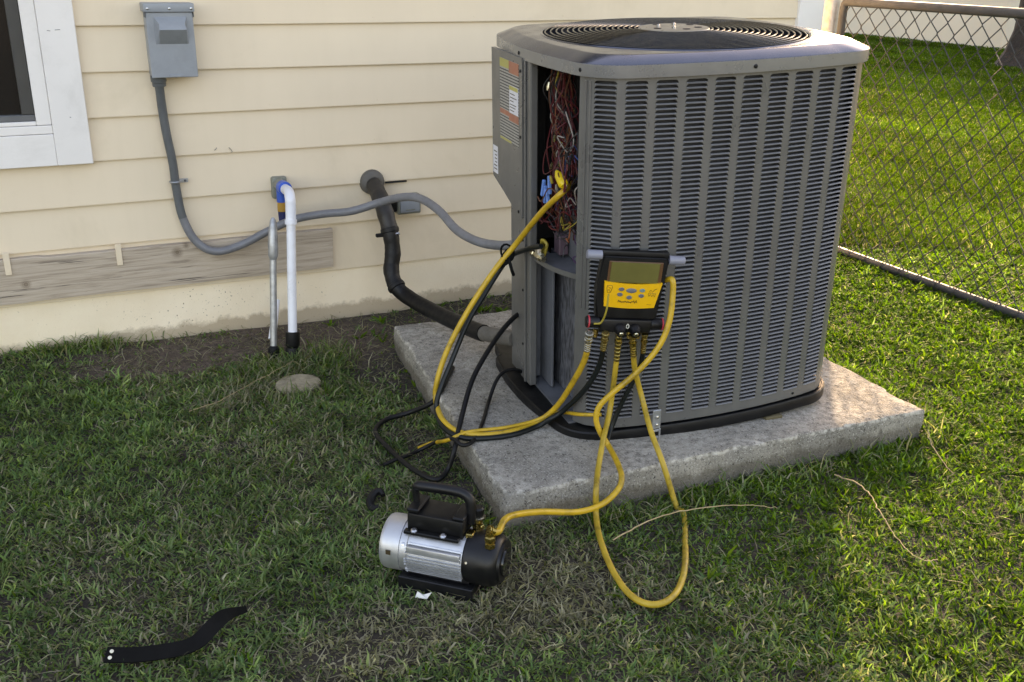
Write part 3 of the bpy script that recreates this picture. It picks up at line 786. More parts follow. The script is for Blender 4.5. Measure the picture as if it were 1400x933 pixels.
# ================================================================== AIR CONDITIONER
ACX, ACY, ACZ, AW, AA, ATX, ATY, AHB, AHL, ARG, ABOW, ARC, AD = [1.7806, -1.1961, 0.1557, 0.8652, -0.1047, 0.0332, -0.0374, 0.9875, 1.0381, 0.3828, 0.0241, 0.1355, 0.792]
ACM = Matrix.Translation((ACX, ACY, ACZ)) @ Matrix.Rotation(AA, 4, 'Z') @ Matrix.Rotation(ATX, 4, 'X') @ Matrix.Rotation(ATY, 4, 'Y')
def foot(n=24, nc=10):
    pts = []
    for k in range(4):
        a = k*math.pi/2
        W, Dp = (AW, AD) if k % 2 == 0 else (AD, AW)
        h, g = W/2, Dp/2
        s = np.linspace(-(h-ARC), h-ARC, n)
        e = [(si, -g-ABOW*(1-(si/(h-ARC))**2)) for si in s]
        c = [(h-ARC+ARC*math.cos(t), -(g-ARC)+ARC*math.sin(t)) for t in np.linspace(-math.pi/2, 0, nc+2)[1:-1]]
        for (x, y) in e+c:
            pts.append((x*math.cos(a)-y*math.sin(a), x*math.sin(a)+y*math.cos(a)))
    return np.array(pts)
OUT = foot()
OS = np.r_[0, np.cumsum(np.linalg.norm(np.diff(np.r_[OUT, OUT[:1]], axis=0), axis=1))]
OPER = OS[-1]; OMID = OS[23]/2
OUTC = np.r_[OUT, OUT[:1]]
def arc(s, off=0.0):
    """point on the cabinet outline at arc length s from the middle of the front, moved outward by off"""
    q = (s+OMID) % OPER
    x = np.interp(q, OS, OUTC[:, 0]); y = np.interp(q, OS, OUTC[:, 1])
    e = 1e-3
    x1 = np.interp((q+e) % OPER, OS, OUTC[:, 0]); y1 = np.interp((q+e) % OPER, OS, OUTC[:, 1])
    x0 = np.interp((q-e) % OPER, OS, OUTC[:, 0]); y0 = np.interp((q-e) % OPER, OS, OUTC[:, 1])
    t = np.array([x1-x0, y1-y0]); t /= np.linalg.norm(t)
    return np.array([x+t[1]*off, y-t[0]*off])

ac = thing('air_conditioner', 'grey outdoor air conditioner with its corner panel off and wiring exposed', 'air conditioner', mat=ACM)
Z0L, Z1L, NROW, NCOL = 0.030, 0.978, 76, 10
PITCH = (Z1L-Z0L)/NROW
CS0, CP, CWD = -0.4215, 0.0800, 0.0605
SL, SR = -0.467, 0.455
def build_louvers():
    # ---- pressed front sheet with a real slot under every louvre
    mb = MB()
    cols = [(CS0+CP*i, CS0+CP*i+CWD) for i in range(NCOL)]
    def strip(s0, s1, z0, z1, n):
        ss = np.linspace(s0, s1, n+1)
        for i in range(n):
            a, b = arc(ss[i]), arc(ss[i+1])
            mb.add([(a[0], a[1], z0), (b[0], b[1], z0), (b[0], b[1], z1), (a[0], a[1], z1)], [(0, 1, 2, 3)])
    full = [(SL, cols[0][0])]+[(cols[i][1], cols[i+1][0]) for i in range(NCOL-1)]+[(cols[-1][1], SR)]
    for i, (a, b) in enumerate(full): strip(a, b, 0.0, AHB+0.006, 5 if i in (0, NCOL) else 2)
    for (a, b) in cols:
        pa, pb = arc(a), arc(b)
        d = pb-pa
        strip(a, b, 0.0, Z0L, 1); strip(a, b, Z1L, AHB+0.006, 1)
        def P(u, z): return (pa[0]+d[0]*u, pa[1]+d[1]*u, z)
        m = 0.014
        for r in range(NROW):
            z = Z0L+PITCH*r; zt = z+PITCH
            hb, ht = z+0.0034, z+PITCH-0.0003
            rad = ht-hb
            ru = rad/CWD
            R_ = [(1-m-ru*(1-math.cos(t)), hb+rad*0.15+rad*0.85*math.sin(t)) for t in (0, 0.55, 1.05, math.pi/2)]
            L_ = [(1-u, zz) for (u, zz) in R_]
            hole_r = [P(1-m, hb)]+[P(u, zz) for u, zz in R_]
            hole_l = [P(m, hb)]+[P(u, zz) for u, zz in L_]
            A_, B_, C_, D_ = P(0, z), P(1, z), P(1, zt), P(0, zt)
            mb.add([A_, B_, hole_r[0], hole_l[0]], [(0, 1, 2, 3)])
            mb.add([B_, C_]+hole_r[::-1], [tuple(range(2+len(hole_r)))])
            mb.add([C_, D_, hole_l[-1], hole_r[-1]], [(0, 1, 2, 3)])
            mb.add([D_, A_]+hole_l, [tuple(range(2+len(hole_l)))])
    fp = mb.build('louvered_panel', 'cabinet_paint', ac, smooth=False)
    # ---- louvre blades: one mesh per column, shared down the column
    protos = []
    for (a, b) in cols:
        pa, pb = arc(a), arc(b)
        t = (pb-pa); t = t/np.linalg.norm(t); nrm = np.array([t[1], -t[0]])
        p0 = pa+t*0.0015; p1 = pb-t*0.0015
        sec = [(0.0004, 0.0000), (0.0034, 0.0008), (0.0036, 0.0018), (0.0008, 0.0044), (-0.0040, 0.0046), (-0.0085, 0.0036), (-0.0080, 0.0028), (-0.0005, 0.0016)]
        lb = MB(); k = len(sec)
        ends = [(p0+t*0.001, 0.35), (p0+t*0.005, 1.0), (p1-t*0.005, 1.0), (p1-t*0.001, 0.35)]
        for (pp, sc) in ends:
            for (o_, z_) in sec:
                q = pp+nrm*(o_ if o_ < 0 else o_*sc)
                lb.v.append((q[0], q[1], z_))
        for i in range(3):
            for j in range(k):
                x_, y_ = i*k+j, i*k+(j+1) % k
                lb.f.append((x_, y_, y_+k, x_+k))
        lb.f.append(tuple(range(k-1, -1, -1))); lb.f.append(tuple(3*k+j for j in range(k)))
        protos.append(lb)
    rest = MB(); made = 0
    for ci, lb in enumerate(protos):
        first = None
        for r in range(NROW-1, -1, -1):
            z = Z0L+PITCH*r
            if r >= NROW-30:                      # the 300 that show largest: top thirty rows
                if first is None:
                    first = lb.build('louver', 'louver_paint', fp, smooth=False)
                    first.matrix_basis = Matrix.Translation((0, 0, z))
                else:
                    dup(first, fp, Matrix.Translation((0, 0, z)))
            else:
                rest.add([(x, y, zz+z) for (x, y, zz) in lb.v], lb.f)
    tag(rest.build('louver_bank', 'louver_paint', fp, smooth=False), kind='stuff')
    # coil surface behind the louvres
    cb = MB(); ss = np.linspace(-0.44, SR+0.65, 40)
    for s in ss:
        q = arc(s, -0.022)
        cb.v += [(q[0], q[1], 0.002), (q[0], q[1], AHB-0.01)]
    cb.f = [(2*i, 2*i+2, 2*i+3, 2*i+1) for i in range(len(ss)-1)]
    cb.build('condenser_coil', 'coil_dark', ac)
    # right side and back sheets; rear left corner is cut off diagonally
    rs = MB(); ss = np.linspace(SR, 1.75, 44)
    for s in ss:
        q = arc(s)
        rs.v += [(q[0], q[1], 0.0), (q[0], q[1], AHB+0.006)]
    rs.f = [(2*i, 2*i+2, 2*i+3, 2*i+1) for i in range(len(ss)-1)]
    rs.build('side_panel', 'cabinet_paint', ac)
    q = arc(1.75)
    bk = MB()
    bk.add([(q[0], q[1], 0), (-0.20, 0.33, 0), (-0.450, 0.122, 0), (q[0], q[1], AHB), (-0.20, 0.33, AHB), (-0.450, 0.122, AHB)], [(0, 1, 4, 3), (1, 2, 5, 4)])
    bk.build('rear_panel', 'cabinet_paint', ac, smooth=False)
    # folded edge of the front sheet at the open corner
    ed = MB(); a = arc(SL); b = arc(SL, -0.03); t = arc(SL+0.01)
    ed.add([(a[0], a[1], 0), (b[0], b[1], 0), (b[0]+0.012, b[1]+0.004, 0), (a[0], a[1], AHB), (b[0], b[1], AHB), (b[0]+0.012, b[1]+0.004, AHB)], [(0, 1, 4, 3), (1, 2, 5, 4)])
    ed.build('panel_flange', 'cabinet_paint', ac, smooth=False)
    # raised strips shaped to imitate glossy highlights down the front corner
    for (s, z0, z1) in ((-0.445, 0.36, 0.975), (-0.432, 0.36, 0.975)):
        rb = MB(); rb.tube([(*arc(s, 0.000), z0), (*arc(s, 0.0005), z0+0.01), (*arc(s, 0.0005), z1)], 0.0035, 8)
        rb.build('highlight_strip', 'cabinet_paint', ac)
    s_ = arc(0.262, 0.0)
    MB().lathe([(0.004, 0), (0.004, 0.002), (0.002, 0.003)], (s_[0], s_[1], 0.0125), (0.2, -1, 0), 8).build('screw', 'black_plastic', ac)
build_louvers()

def build_lid():
    def ring(off, z):
        f = 1+off/0.42
        return [(x*f, y*f, z) for x, y in OUT]
    lv = [(-0.012, AHB-0.001), (0.010, AHB-0.001), (0.0103, AHB+0.0015), (0.0103, AHB+0.0305), (0.0085, AHB+0.0325), (-0.026, AHL-0.0015), (-0.0285, AHL-0.0003), (-0.033, AHL)]
    mb = MB(); n = len(OUT)
    for (o_, z) in lv: mb.v += ring(o_, z)
    bd = MB()
    for (o_, z) in lv[:4]: bd.v += ring(o_, z)
    for i in range(3):
        for k in range(n): bd.f.append((i*n+k, i*n+(k+1) % n, (i+1)*n+(k+1) % n, (i+1)*n+k))
    for i in range(3, len(lv)-1):
        for k in range(n):
            a, b = i*n+k, i*n+(k+1) % n
            mb.f.append((a, b, b+n, a+n))
    base = (len(lv)-1)*n
    # flat top in to the round fan opening
    c0 = len(mb.v)
    for (rr, z) in ((ARG+0.006, AHL+0.0005), (ARG+0.003, AHL+0.003), (ARG-0.003, AHL+0.002), (ARG-0.004, AHL-0.03)):
        for k in range(n):
            x, y = OUT[k]; a = math.atan2(y, x)
            r2 = min(rr, math.hypot(*mb.v[base+k][:2])-0.0005) if rr > ARG else rr
            mb.v.append((math.cos(a)*r2, math.sin(a)*r2, z))
    for i in range(4):
        s = base if i == 0 else c0+(i-1)*n
        e = c0+i*n
        for k in range(n):
            mb.f.append((s+k, s+(k+1) % n, e+(k+1) % n, e+k))
    lid = mb.build('lid', 'lid_sky_tint', ac, ang=28)
    bd.build('lid_band', 'lid_band', lid, ang=28)
    # screws round the band
    for s in (-0.455, 0.005, 0.42, -0.80):
        q = arc(s, 0.0105); t = arc(s, 0.03)-q
        MB().lathe([(0.0055, -0.001), (0.0055, 0.002), (0.003, 0.004)], (q[0], q[1], AHB+0.014), (t[0], t[1], 0), 10).build('screw', 'black_plastic', lid)
    # fan grille: concentric wires on a shallow dome
    g = MB().lathe([(0.004, 0), (0.006, 0.001)], (0, 0, -5), (0, 0, 1), 6)
    def dome(r): return AHL+0.002+0.012*(1-(r/ARG)**2)
    gr = None
    NR = 17
    for i in range(NR):
        r = 0.112+(ARG-0.010-0.112)*i/(NR-1)
        t = MB(); m, n2 = 72, 6
        for a in range(m):
            th = 2*math.pi*a/m
            for b in range(n2):
                ph = 2*math.pi*b/n2
                q = r+0.0024*math.cos(ph)
                t.v.append((q*math.cos(th), q*math.sin(th), dome(r)+0.0024*math.sin(ph)))
        for a in range(m):
            for b in range(n2):
                t.f.append((a*n2+b, ((a+1) % m)*n2+b, ((a+1) % m)*n2+(b+1) % n2, a*n2+(b+1) % n2))
        if gr is None:
            hub = MB().lathe([(0.0, 0.004), (0.085, 0.004), (0.101, 0.002), (0.104, -0.002), (0.100, -0.004), (0.0, -0.004)], (0, 0, dome(0.1)), (0, 0, 1), 40, cap=False)
            gr = hub.build('fan_grille', 'hub_cream', ac)
            for a in (0.35, 1.9, 3.5, 4.75, 5.6):
                MB().lathe([(0.011, 0.0), (0.011, 0.0012)], (0.070*math.cos(a), 0.070*math.sin(a), dome(0.1)+0.0042), (0, 0, 1), 14).build('motor_hole', 'interior_dark', gr)
            for a in (1.1, 2.7, 4.2):
                MB().lathe([(0.006, 0.0), (0.006, 0.004), (0.003, 0.006)], (0.045*math.cos(a), 0.045*math.sin(a), dome(0.1)+0.0042), (0, 0, 1), 6).build('bolt', 'steel', gr)
        t.build('grille_ring', 'grille_wire', gr)
    for a in (math.radians(-68), math.radians(22), math.radians(112), math.radians(202)):
        sp = MB(); rr = np.linspace(0.10, ARG-0.004, 10)
        sp.tube([(r*math.cos(a), r*math.sin(a), dome(r)-0.004) for r in rr], 0.0028, 6)
        sp.build('grille_spoke', 'grille_wire', gr)
    # what can be seen through the grille
    MB().lathe([(ARG-0.005, AHL-0.03), (ARG-0.012, AHL-0.10), (ARG-0.01, AHL-0.32)], (0, 0, 0), (0, 0, 1), 48, cap=False).build('fan_shroud', 'interior_dark', ac)
    MB().lathe([(0.0, 0.0), (ARG-0.01, 0.0)], (0, 0, AHL-0.321), (0, 0, 1), 32, cap=False).build('fan_chamber_floor', 'interior_dark', ac)
    fan = MB().lathe([(0.07, 0.0), (0.075, 0.02), (0.075, 0.12), (0.06, 0.13)], (0, 0, AHL-0.26), (0, 0, 1), 24).build('fan_motor', 'interior_dark', ac)
    for k in range(3):
        b = MB(); a0 = k*2*math.pi/3
        for i in range(7):
            a = a0+i*0.16
            for r in (0.075, 0.2, 0.345): b.v.append((r*math.cos(a), r*math.sin(a), AHL-0.10-0.018*i))
        b.f = [(i*3+j, i*3+j+1, i*3+j+4, i*3+j+3) for i in range(6) for j in range(2)]
        b.build('fan_blade', 'interior_dark', fan)
pm('grille_wire', (0.004, 0.004, 0.005), 0.2, metal=0.0, var=0.1, spec=0.4)
pm('hub_cream', lin((142, 134, 122)), 0.35, metal=0.3, var=0.1, scale=20)
build_lid()

def build_corner():
    # base pan with raised black rim
    pan = MB(); n = len(OUT)
    def ext(x, y, f):
        px, py = x*f, y*f
        if px < -0.25: px -= 0.035*min(1, (-0.25-px)/0.15)*(1 if y < 0.2 else 0.5)
        return px, py
    lv = [(0.97, -0.040), (1.022, -0.038), (1.026, -0.034), (1.026, -0.008), (1.020, -0.004), (1.010, -0.004), (1.006, -0.006), (0.96, -0.007)]
    for f, z in lv:
        for (x, y) in OUT:
            px, py = ext(x, y, f); pan.v.append((px, py, z))
    for i in range(len(lv)-1):
        for k in range(n):
            a, b = i*n+k, i*n+(k+1) % n
            pan.f.append((a, b, b+n, a+n))
    pan.f.append(tuple((len(lv)-1)*n+k for k in range(n))); pan.f.append(tuple(n-1-k for k in range(n)))
    pan.build('base_pan', 'black_plastic', ac)
    MB().box((-0.44, -0.31, -0.0065), (-0.2, 0.10, -0.001)).build('base_floor', 'interior_grey', ac)
    for (x, y) in ((0.185, -0.40), (0.19, 0.33), (-0.22, -0.36)):
        MB().bbox((x-0.03, y-0.03, -0.058), (x+0.03, y+0.03, -0.0395), 0.003, 1).build('foot', 'foot_brown', ac)
    # posts and inner walls of the open corner
    MB().bbox((-0.4585, 0.032, 0.0), (-0.436, 0.126, AHB), 0.002, 1).build('corner_post', 'cabinet_paint', ac)
    MB().bbox((-0.463, -0.052, 0.0), (-0.440, 0.0315, AHB), 0.003, 1).build('corner_post', 'cabinet_paint', ac)
    MB().bbox((-0.4685, -0.022, 0.0), (-0.4635, -0.012, AHB), 0.002, 1).build('post_seam', 'cabinet_paint', ac)
    for z in (0.885, 0.78, 0.66, 0.57, 0.46, 0.30, 0.12):
        MB().lathe([(0.0045, 0), (0.0045, 0.002), (0.002, 0.003)], (-0.4632, 0.008, z), (-1, 0, 0), 8).build('screw', 'black_plastic', ac)
    MB().bbox((-0.405, -0.088, 0.004), (-0.398, 0.085, 0.43), 0.001, 1).build('inner_panel', 'interior_grey', ac)
    MB().bbox((-0.43, 0.0, 0.004), (-0.406, 0.03, 0.43), 0.002, 1).build('inner_post', 'interior_grey', ac)
    MB().bbox((-0.372, -0.262, 0.002), (-0.365, 0.01, 0.424), 0.001, 1).build('coil_end', 'coil_fins', ac)
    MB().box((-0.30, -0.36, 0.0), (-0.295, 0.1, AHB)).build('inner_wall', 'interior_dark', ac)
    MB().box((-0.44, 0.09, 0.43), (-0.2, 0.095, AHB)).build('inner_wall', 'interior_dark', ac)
    MB().lathe([(0.006, 0), (0.006, 0.002)], (-0.4055, -0.055, 0.395), (-1, 0, 0), 10).build('knockout', 'interior_dark', ac)
    # shelf under the wiring, lip following the cabinet curve
    p0_, p1_, p2_ = np.array([-0.452, -0.056]), np.array([-0.452, -0.20]), np.array([-0.375, -0.285])
    sp = [tuple(p0_*(1-t)**2+2*p1_*t*(1-t)+p2_*t*t) for t in np.linspace(0, 1, 14)]
    poly = sp+[(-0.31, -0.30), (-0.31, -0.05)]
    MB().prism(poly, 0.425, 0.431).build('wiring_shelf', 'interior_grey', ac, ang=20)
    lp = MB()
    for (x, y) in sp: lp.v += [(x-0.001, y-0.001, 0.417), (x-0.001, y-0.001, 0.4325)]
    lp.f = [(2*i, 2*i+2, 2*i+3, 2*i+1) for i in range(len(sp)-1)]
    lp.build('shelf_lip', 'cabinet_paint', ac)
    # control box cover with its labels
    cv = MB()
    yA, yB = -0.006, 0.255
    sec = [(yA, 0.532), (0.008, 0.527), (0.03, 0.532), (0.15, 0.572), (yB-0.004, 0.602), (yB, 0.61), (yB, AHB+0.004), (yA, AHB+0.004)]
    vs = [(-0.4715, y, z) for y, z in sec]+[(-0.4605, y, z) for y, z in sec]
    k = len(sec)
    cv.add(vs, [tuple(range(k)), tuple(range(2*k-1, k-1, -1))]+[(i, i+k, (i+1) % k+k, (i+1) % k) for i in range(k)])
    cov = cv.build('control_cover', 'cabinet_paint', ac, smooth=False)
    def flat(name, mat, y0, y1, z0, z1, lift=0.0008, skew=0.0):
        b = MB(); x = -0.4715-lift
        b.add([(x, y0, z0), (x, y1, z0+skew), (x, y1, z1+skew), (x, y0, z1), (x+lift*0.7, y0, z0), (x+lift*0.7, y1, z0+skew), (x+lift*0.7, y1, z1+skew), (x+lift*0.7, y0, z1)],
              [(0, 1, 2, 3), (7, 6, 5, 4), (0, 4, 5, 1), (1, 5, 6, 2), (2, 6, 7, 3), (3, 7, 4, 0)])
        return b.build(name, mat, cov, smooth=False)
    flat('warning_label', 'label_text', 0.018, 0.178, 0.735, 0.972)
    flat('label_header', 'label_yellow', 0.100, 0.1775, 0.948, 0.9715, 0.0013)
    flat('label_header', 'label_orange', 0.0185, 0.099, 0.938, 0.9715, 0.0013)
    flat('label_band', 'label_orange', 0.100, 0.1775, 0.812, 0.826, 0.0013)
    flat('label_band', 'label_orange', 0.0185, 0.099, 0.802, 0.824, 0.0013)
    flat('label_band', 'label_yellow', 0.08, 0.1775, 0.736, 0.742, 0.0013)
    flat('paper_tag', 'label_white', 0.022, 0.094, 0.826, 0.904, 0.0018)
    flat('paper_tag_header', 'label_yellow', 0.0225, 0.0935, 0.892, 0.9035, 0.0024)
    for i, (z, wd) in enumerate(((0.880, 0.04), (0.870, 0.055), (0.860, 0.03), (0.850, 0.052), (0.842, 0.046), (0.833, 0.035))):
        flat('tag_print', 'print_dark', 0.088-wd, 0.088, z, z+0.0022, 0.0024)
    flat('side_label', 'label_white', 0.205, 0.249, 0.615, 0.70)
    for i in range(6): flat('side_label_print', 'print_dark', 0.212, 0.212+random.uniform(0.012, 0.03), 0.627+0.011*i, 0.630+0.011*i, 0.0014)
    for (y, z) in ((0.006, 0.955), (0.006, 0.77), (0.022, 0.545)):
        MB().lathe([(0.0045, 0), (0.0045, 0.002), (0.002, 0.003)], (-0.4715, y, z), (-1, 0, 0), 8).build('screw', 'black_plastic', cov)
pm('foot_brown', lin((96, 86, 60)), 0.8, var=0.2)
build_corner()

def build_wiring():
    rnd = random.Random(11)
    mats = ['copper_red', 'copper_red', 'copper_red', 'wire_black', 'wire_black', 'wire_black', 'wire_white', 'wire_brown', 'wire_orange', 'copper_red', 'copper_red', 'wire_blue', 'wire_brown', 'wire_yellow']
    # control gear the wires run to
    MB().bbox((-0.36, -0.20, 0.433), (-0.315, -0.09, 0.52), 0.004, 1).build('contactor', 'interior_grey', ac)
    MB().bbox((-0.395, -0.112, 0.440), (-0.365, -0.070, 0.50), 0.003, 1).build('relay_block', 'relay_mauve', ac)
    MB().bbox((-0.352, -0.285, 0.52), (-0.346, -0.10, 0.60), 0.002, 1).build('mounting_plate', 'interior_grey', ac)
    MB().bbox((-0.362, -0.29, 0.433), (-0.356, -0.06, 0.555), 0.002, 1).build('mounting_plate', 'interior_grey', ac)
    MB().lathe([(0.028, 0), (0.030, 0.004), (0.030, 0.085), (0.026, 0.09)], (-0.335, -0.255, 0.433), (0, 0, 1), 20).build('capacitor', 'interior_grey', ac)
    MB().bbox((-0.315, -0.30, 0.60), (-0.302, -0.07, 0.93), 0.003, 1).build('circuit_board', 'wire_black', ac)
    # bundle falling from the top and fanning out
    for i in range(96):
        m = rnd.choice(mats)
        if i < 50:
            y = -0.105+rnd.gauss(0, 0.022); top = 0.968
            p = [(-0.395+rnd.gauss(0, 0.01), y, top)]
            z = top
            yy = y; xx = p[0][0]
            dy = rnd.gauss(-0.055, 0.045)
            nst = rnd.randint(5, 8); zend = rnd.uniform(0.52, 0.72)
            for k in range(1, nst+1):
                f = k/nst
                p.append((max(-0.448, min(-0.33, xx+rnd.gauss(0, 0.016))), max(-0.285, min(-0.065, yy+dy*f+rnd.gauss(0, 0.012))), top+(zend-top)*f))
        elif i < 86:
            c = (rnd.uniform(-0.44, -0.34), rnd.uniform(-0.27, -0.09), rnd.uniform(0.52, 0.82))
            p = [c]
            for k in range(rnd.randint(5, 9)):
                c = (max(-0.448, min(-0.33, c[0]+rnd.gauss(0, 0.02))), max(-0.285, min(-0.065, c[1]+rnd.gauss(0, 0.03))), max(0.54, min(0.95, c[2]+rnd.gauss(-0.010, 0.035))))
                p.append(c)
        else:
            m = rnd.choice(['copper_red', 'wire_black', 'wire_brown', 'wire_black', 'wire_purple'])
            c = (rnd.uniform(-0.43, -0.34), rnd.uniform(-0.27, -0.10), rnd.uniform(0.46, 0.60))
            p = [c]
            for k in range(6):
                c = (max(-0.448, min(-0.33, c[0]+rnd.gauss(0, 0.018))), max(-0.28, min(-0.07, c[1]+rnd.gauss(0, 0.035))), max(0.437, min(0.62, c[2]+rnd.gauss(0, 0.028))))
                p.append(c)
        MB().tube(smooth_path(p, 5), rnd.choice([0.0014, 0.0017, 0.002]), 5).build('wire', m, ac)
    # terminals, connectors and caps
    for (y, z, dy) in ((-0.082, 0.64, 0.3), (-0.098, 0.625, 0.1), (-0.118, 0.618, -0.25), (-0.13, 0.66, -0.1)):
        mt = Matrix.Translation((-0.435, y, z)) @ Matrix.Rotation(dy, 4, 'X')
        MB().bbox((-0.005, -0.005, -0.026), (0.005, 0.005, 0.026), 0.002, 1, mt).build('blue_connector', 'connector_blue', ac)
    mt = Matrix.Translation((-0.440, -0.222, 0.700)) @ Matrix.Rotation(0.45, 4, 'X') @ Matrix.Scale(0.72, 4)
    MB().lathe([(0.012, -0.042), (0.020, -0.03), (0.017, 0.02), (0.007, 0.045)], (0, 0, 0), (0, 1, 0), 14).bm(bmesh.new()).build('wire_cap', 'tag_yellow', ac).matrix_basis = mt
    for (y, z) in ((-0.25, 0.68), (-0.19, 0.665), (-0.15, 0.68), (-0.12, 0.93), (-0.17, 0.80), (-0.21, 0.74), (-0.15, 0.72)):
        MB().lathe([(0.004, -0.01), (0.005, 0), (0.003, 0.012)], (-0.438, y, z), (rnd.uniform(-.5, .5), rnd.uniform(-1, 1), 1), 8).build('terminal', rnd.choice(['wire_white', 'brass_silver', 'wire_yellow']), ac)
    MB().tube(smooth_path([(-0.435, -0.085, 0.455), (-0.445, -0.10, 0.49), (-0.44, -0.125, 0.485), (-0.445, -0.12, 0.45)], 5), 0.005, 6).build('ground_lug', 'wire_yellow', ac)
    # service valve
    sv = MB().lathe([(0.0, 0), (0.012, 0), (0.012, 0.014), (0.010, 0.016), (0.010, 0.03), (0.0135, 0.031), (0.0135, 0.052), (0.009, 0.054), (0.009, 0.07)], (-0.466, -0.083, 0.452), (0.10, -1, -0.02), 8)
    so_ = sv.build('service_valve', 'brass_silver', ac, smooth=False)
    MB().lathe([(0.011, 0), (0.011, 0.022), (0.006, 0.026)], (-0.463, -0.122, 0.458), (0, 0.1, 1), 6).build('valve_stem', 'steel', so_, smooth=False)
pm('relay_mauve', lin((96, 78, 88)), 0.5)
build_wiring()

def build_bracket():
    m = ACM @ Matrix.Translation((-0.226, -0.441, -0.056))
    t = thing('hold_down_clip', 'small galvanised hold-down clip bolting the cabinet front to the slab', 'bracket', mat=m)
    MB().bbox((-0.013, -0.006, 0.062), (0.013, -0.002, 0.122), 0.0015, 1).build('upper_plate', 'galvanised', t)
    for x in (-0.0115, 0.0115):
        MB().bbox((x-0.0025, -0.0065, 0.004), (x+0.0025, -0.0015, 0.0615), 0.001, 1).build('side_rail', 'galvanised', t)
    for z in (0.0045, 0.030, 0.052):
        MB().bbox((-0.0088, -0.006, z), (0.0088, -0.002, z+0.007), 0.001, 1).build('cross_bar', 'galvanised', t)
    MB().bbox((-0.018, -0.032, -0.0005), (0.018, -0.003, 0.0035), 0.001, 1).build('foot_plate', 'galvanised', t)
    for z in (0.075, 0.10):
        MB().lathe([(0.005, 0), (0.005, 0.0035), (0.002, 0.005)], (0, -0.006, z), (0, -1, 0), 8).build('screw', 'steel', t)
    MB().lathe([(0.007, 0), (0.007, 0.006), (0.003, 0.008)], (0, -0.020, 0.0036), (0, 0, 1), 6).build('anchor_bolt', 'steel', t, smooth=False)
build_bracket()

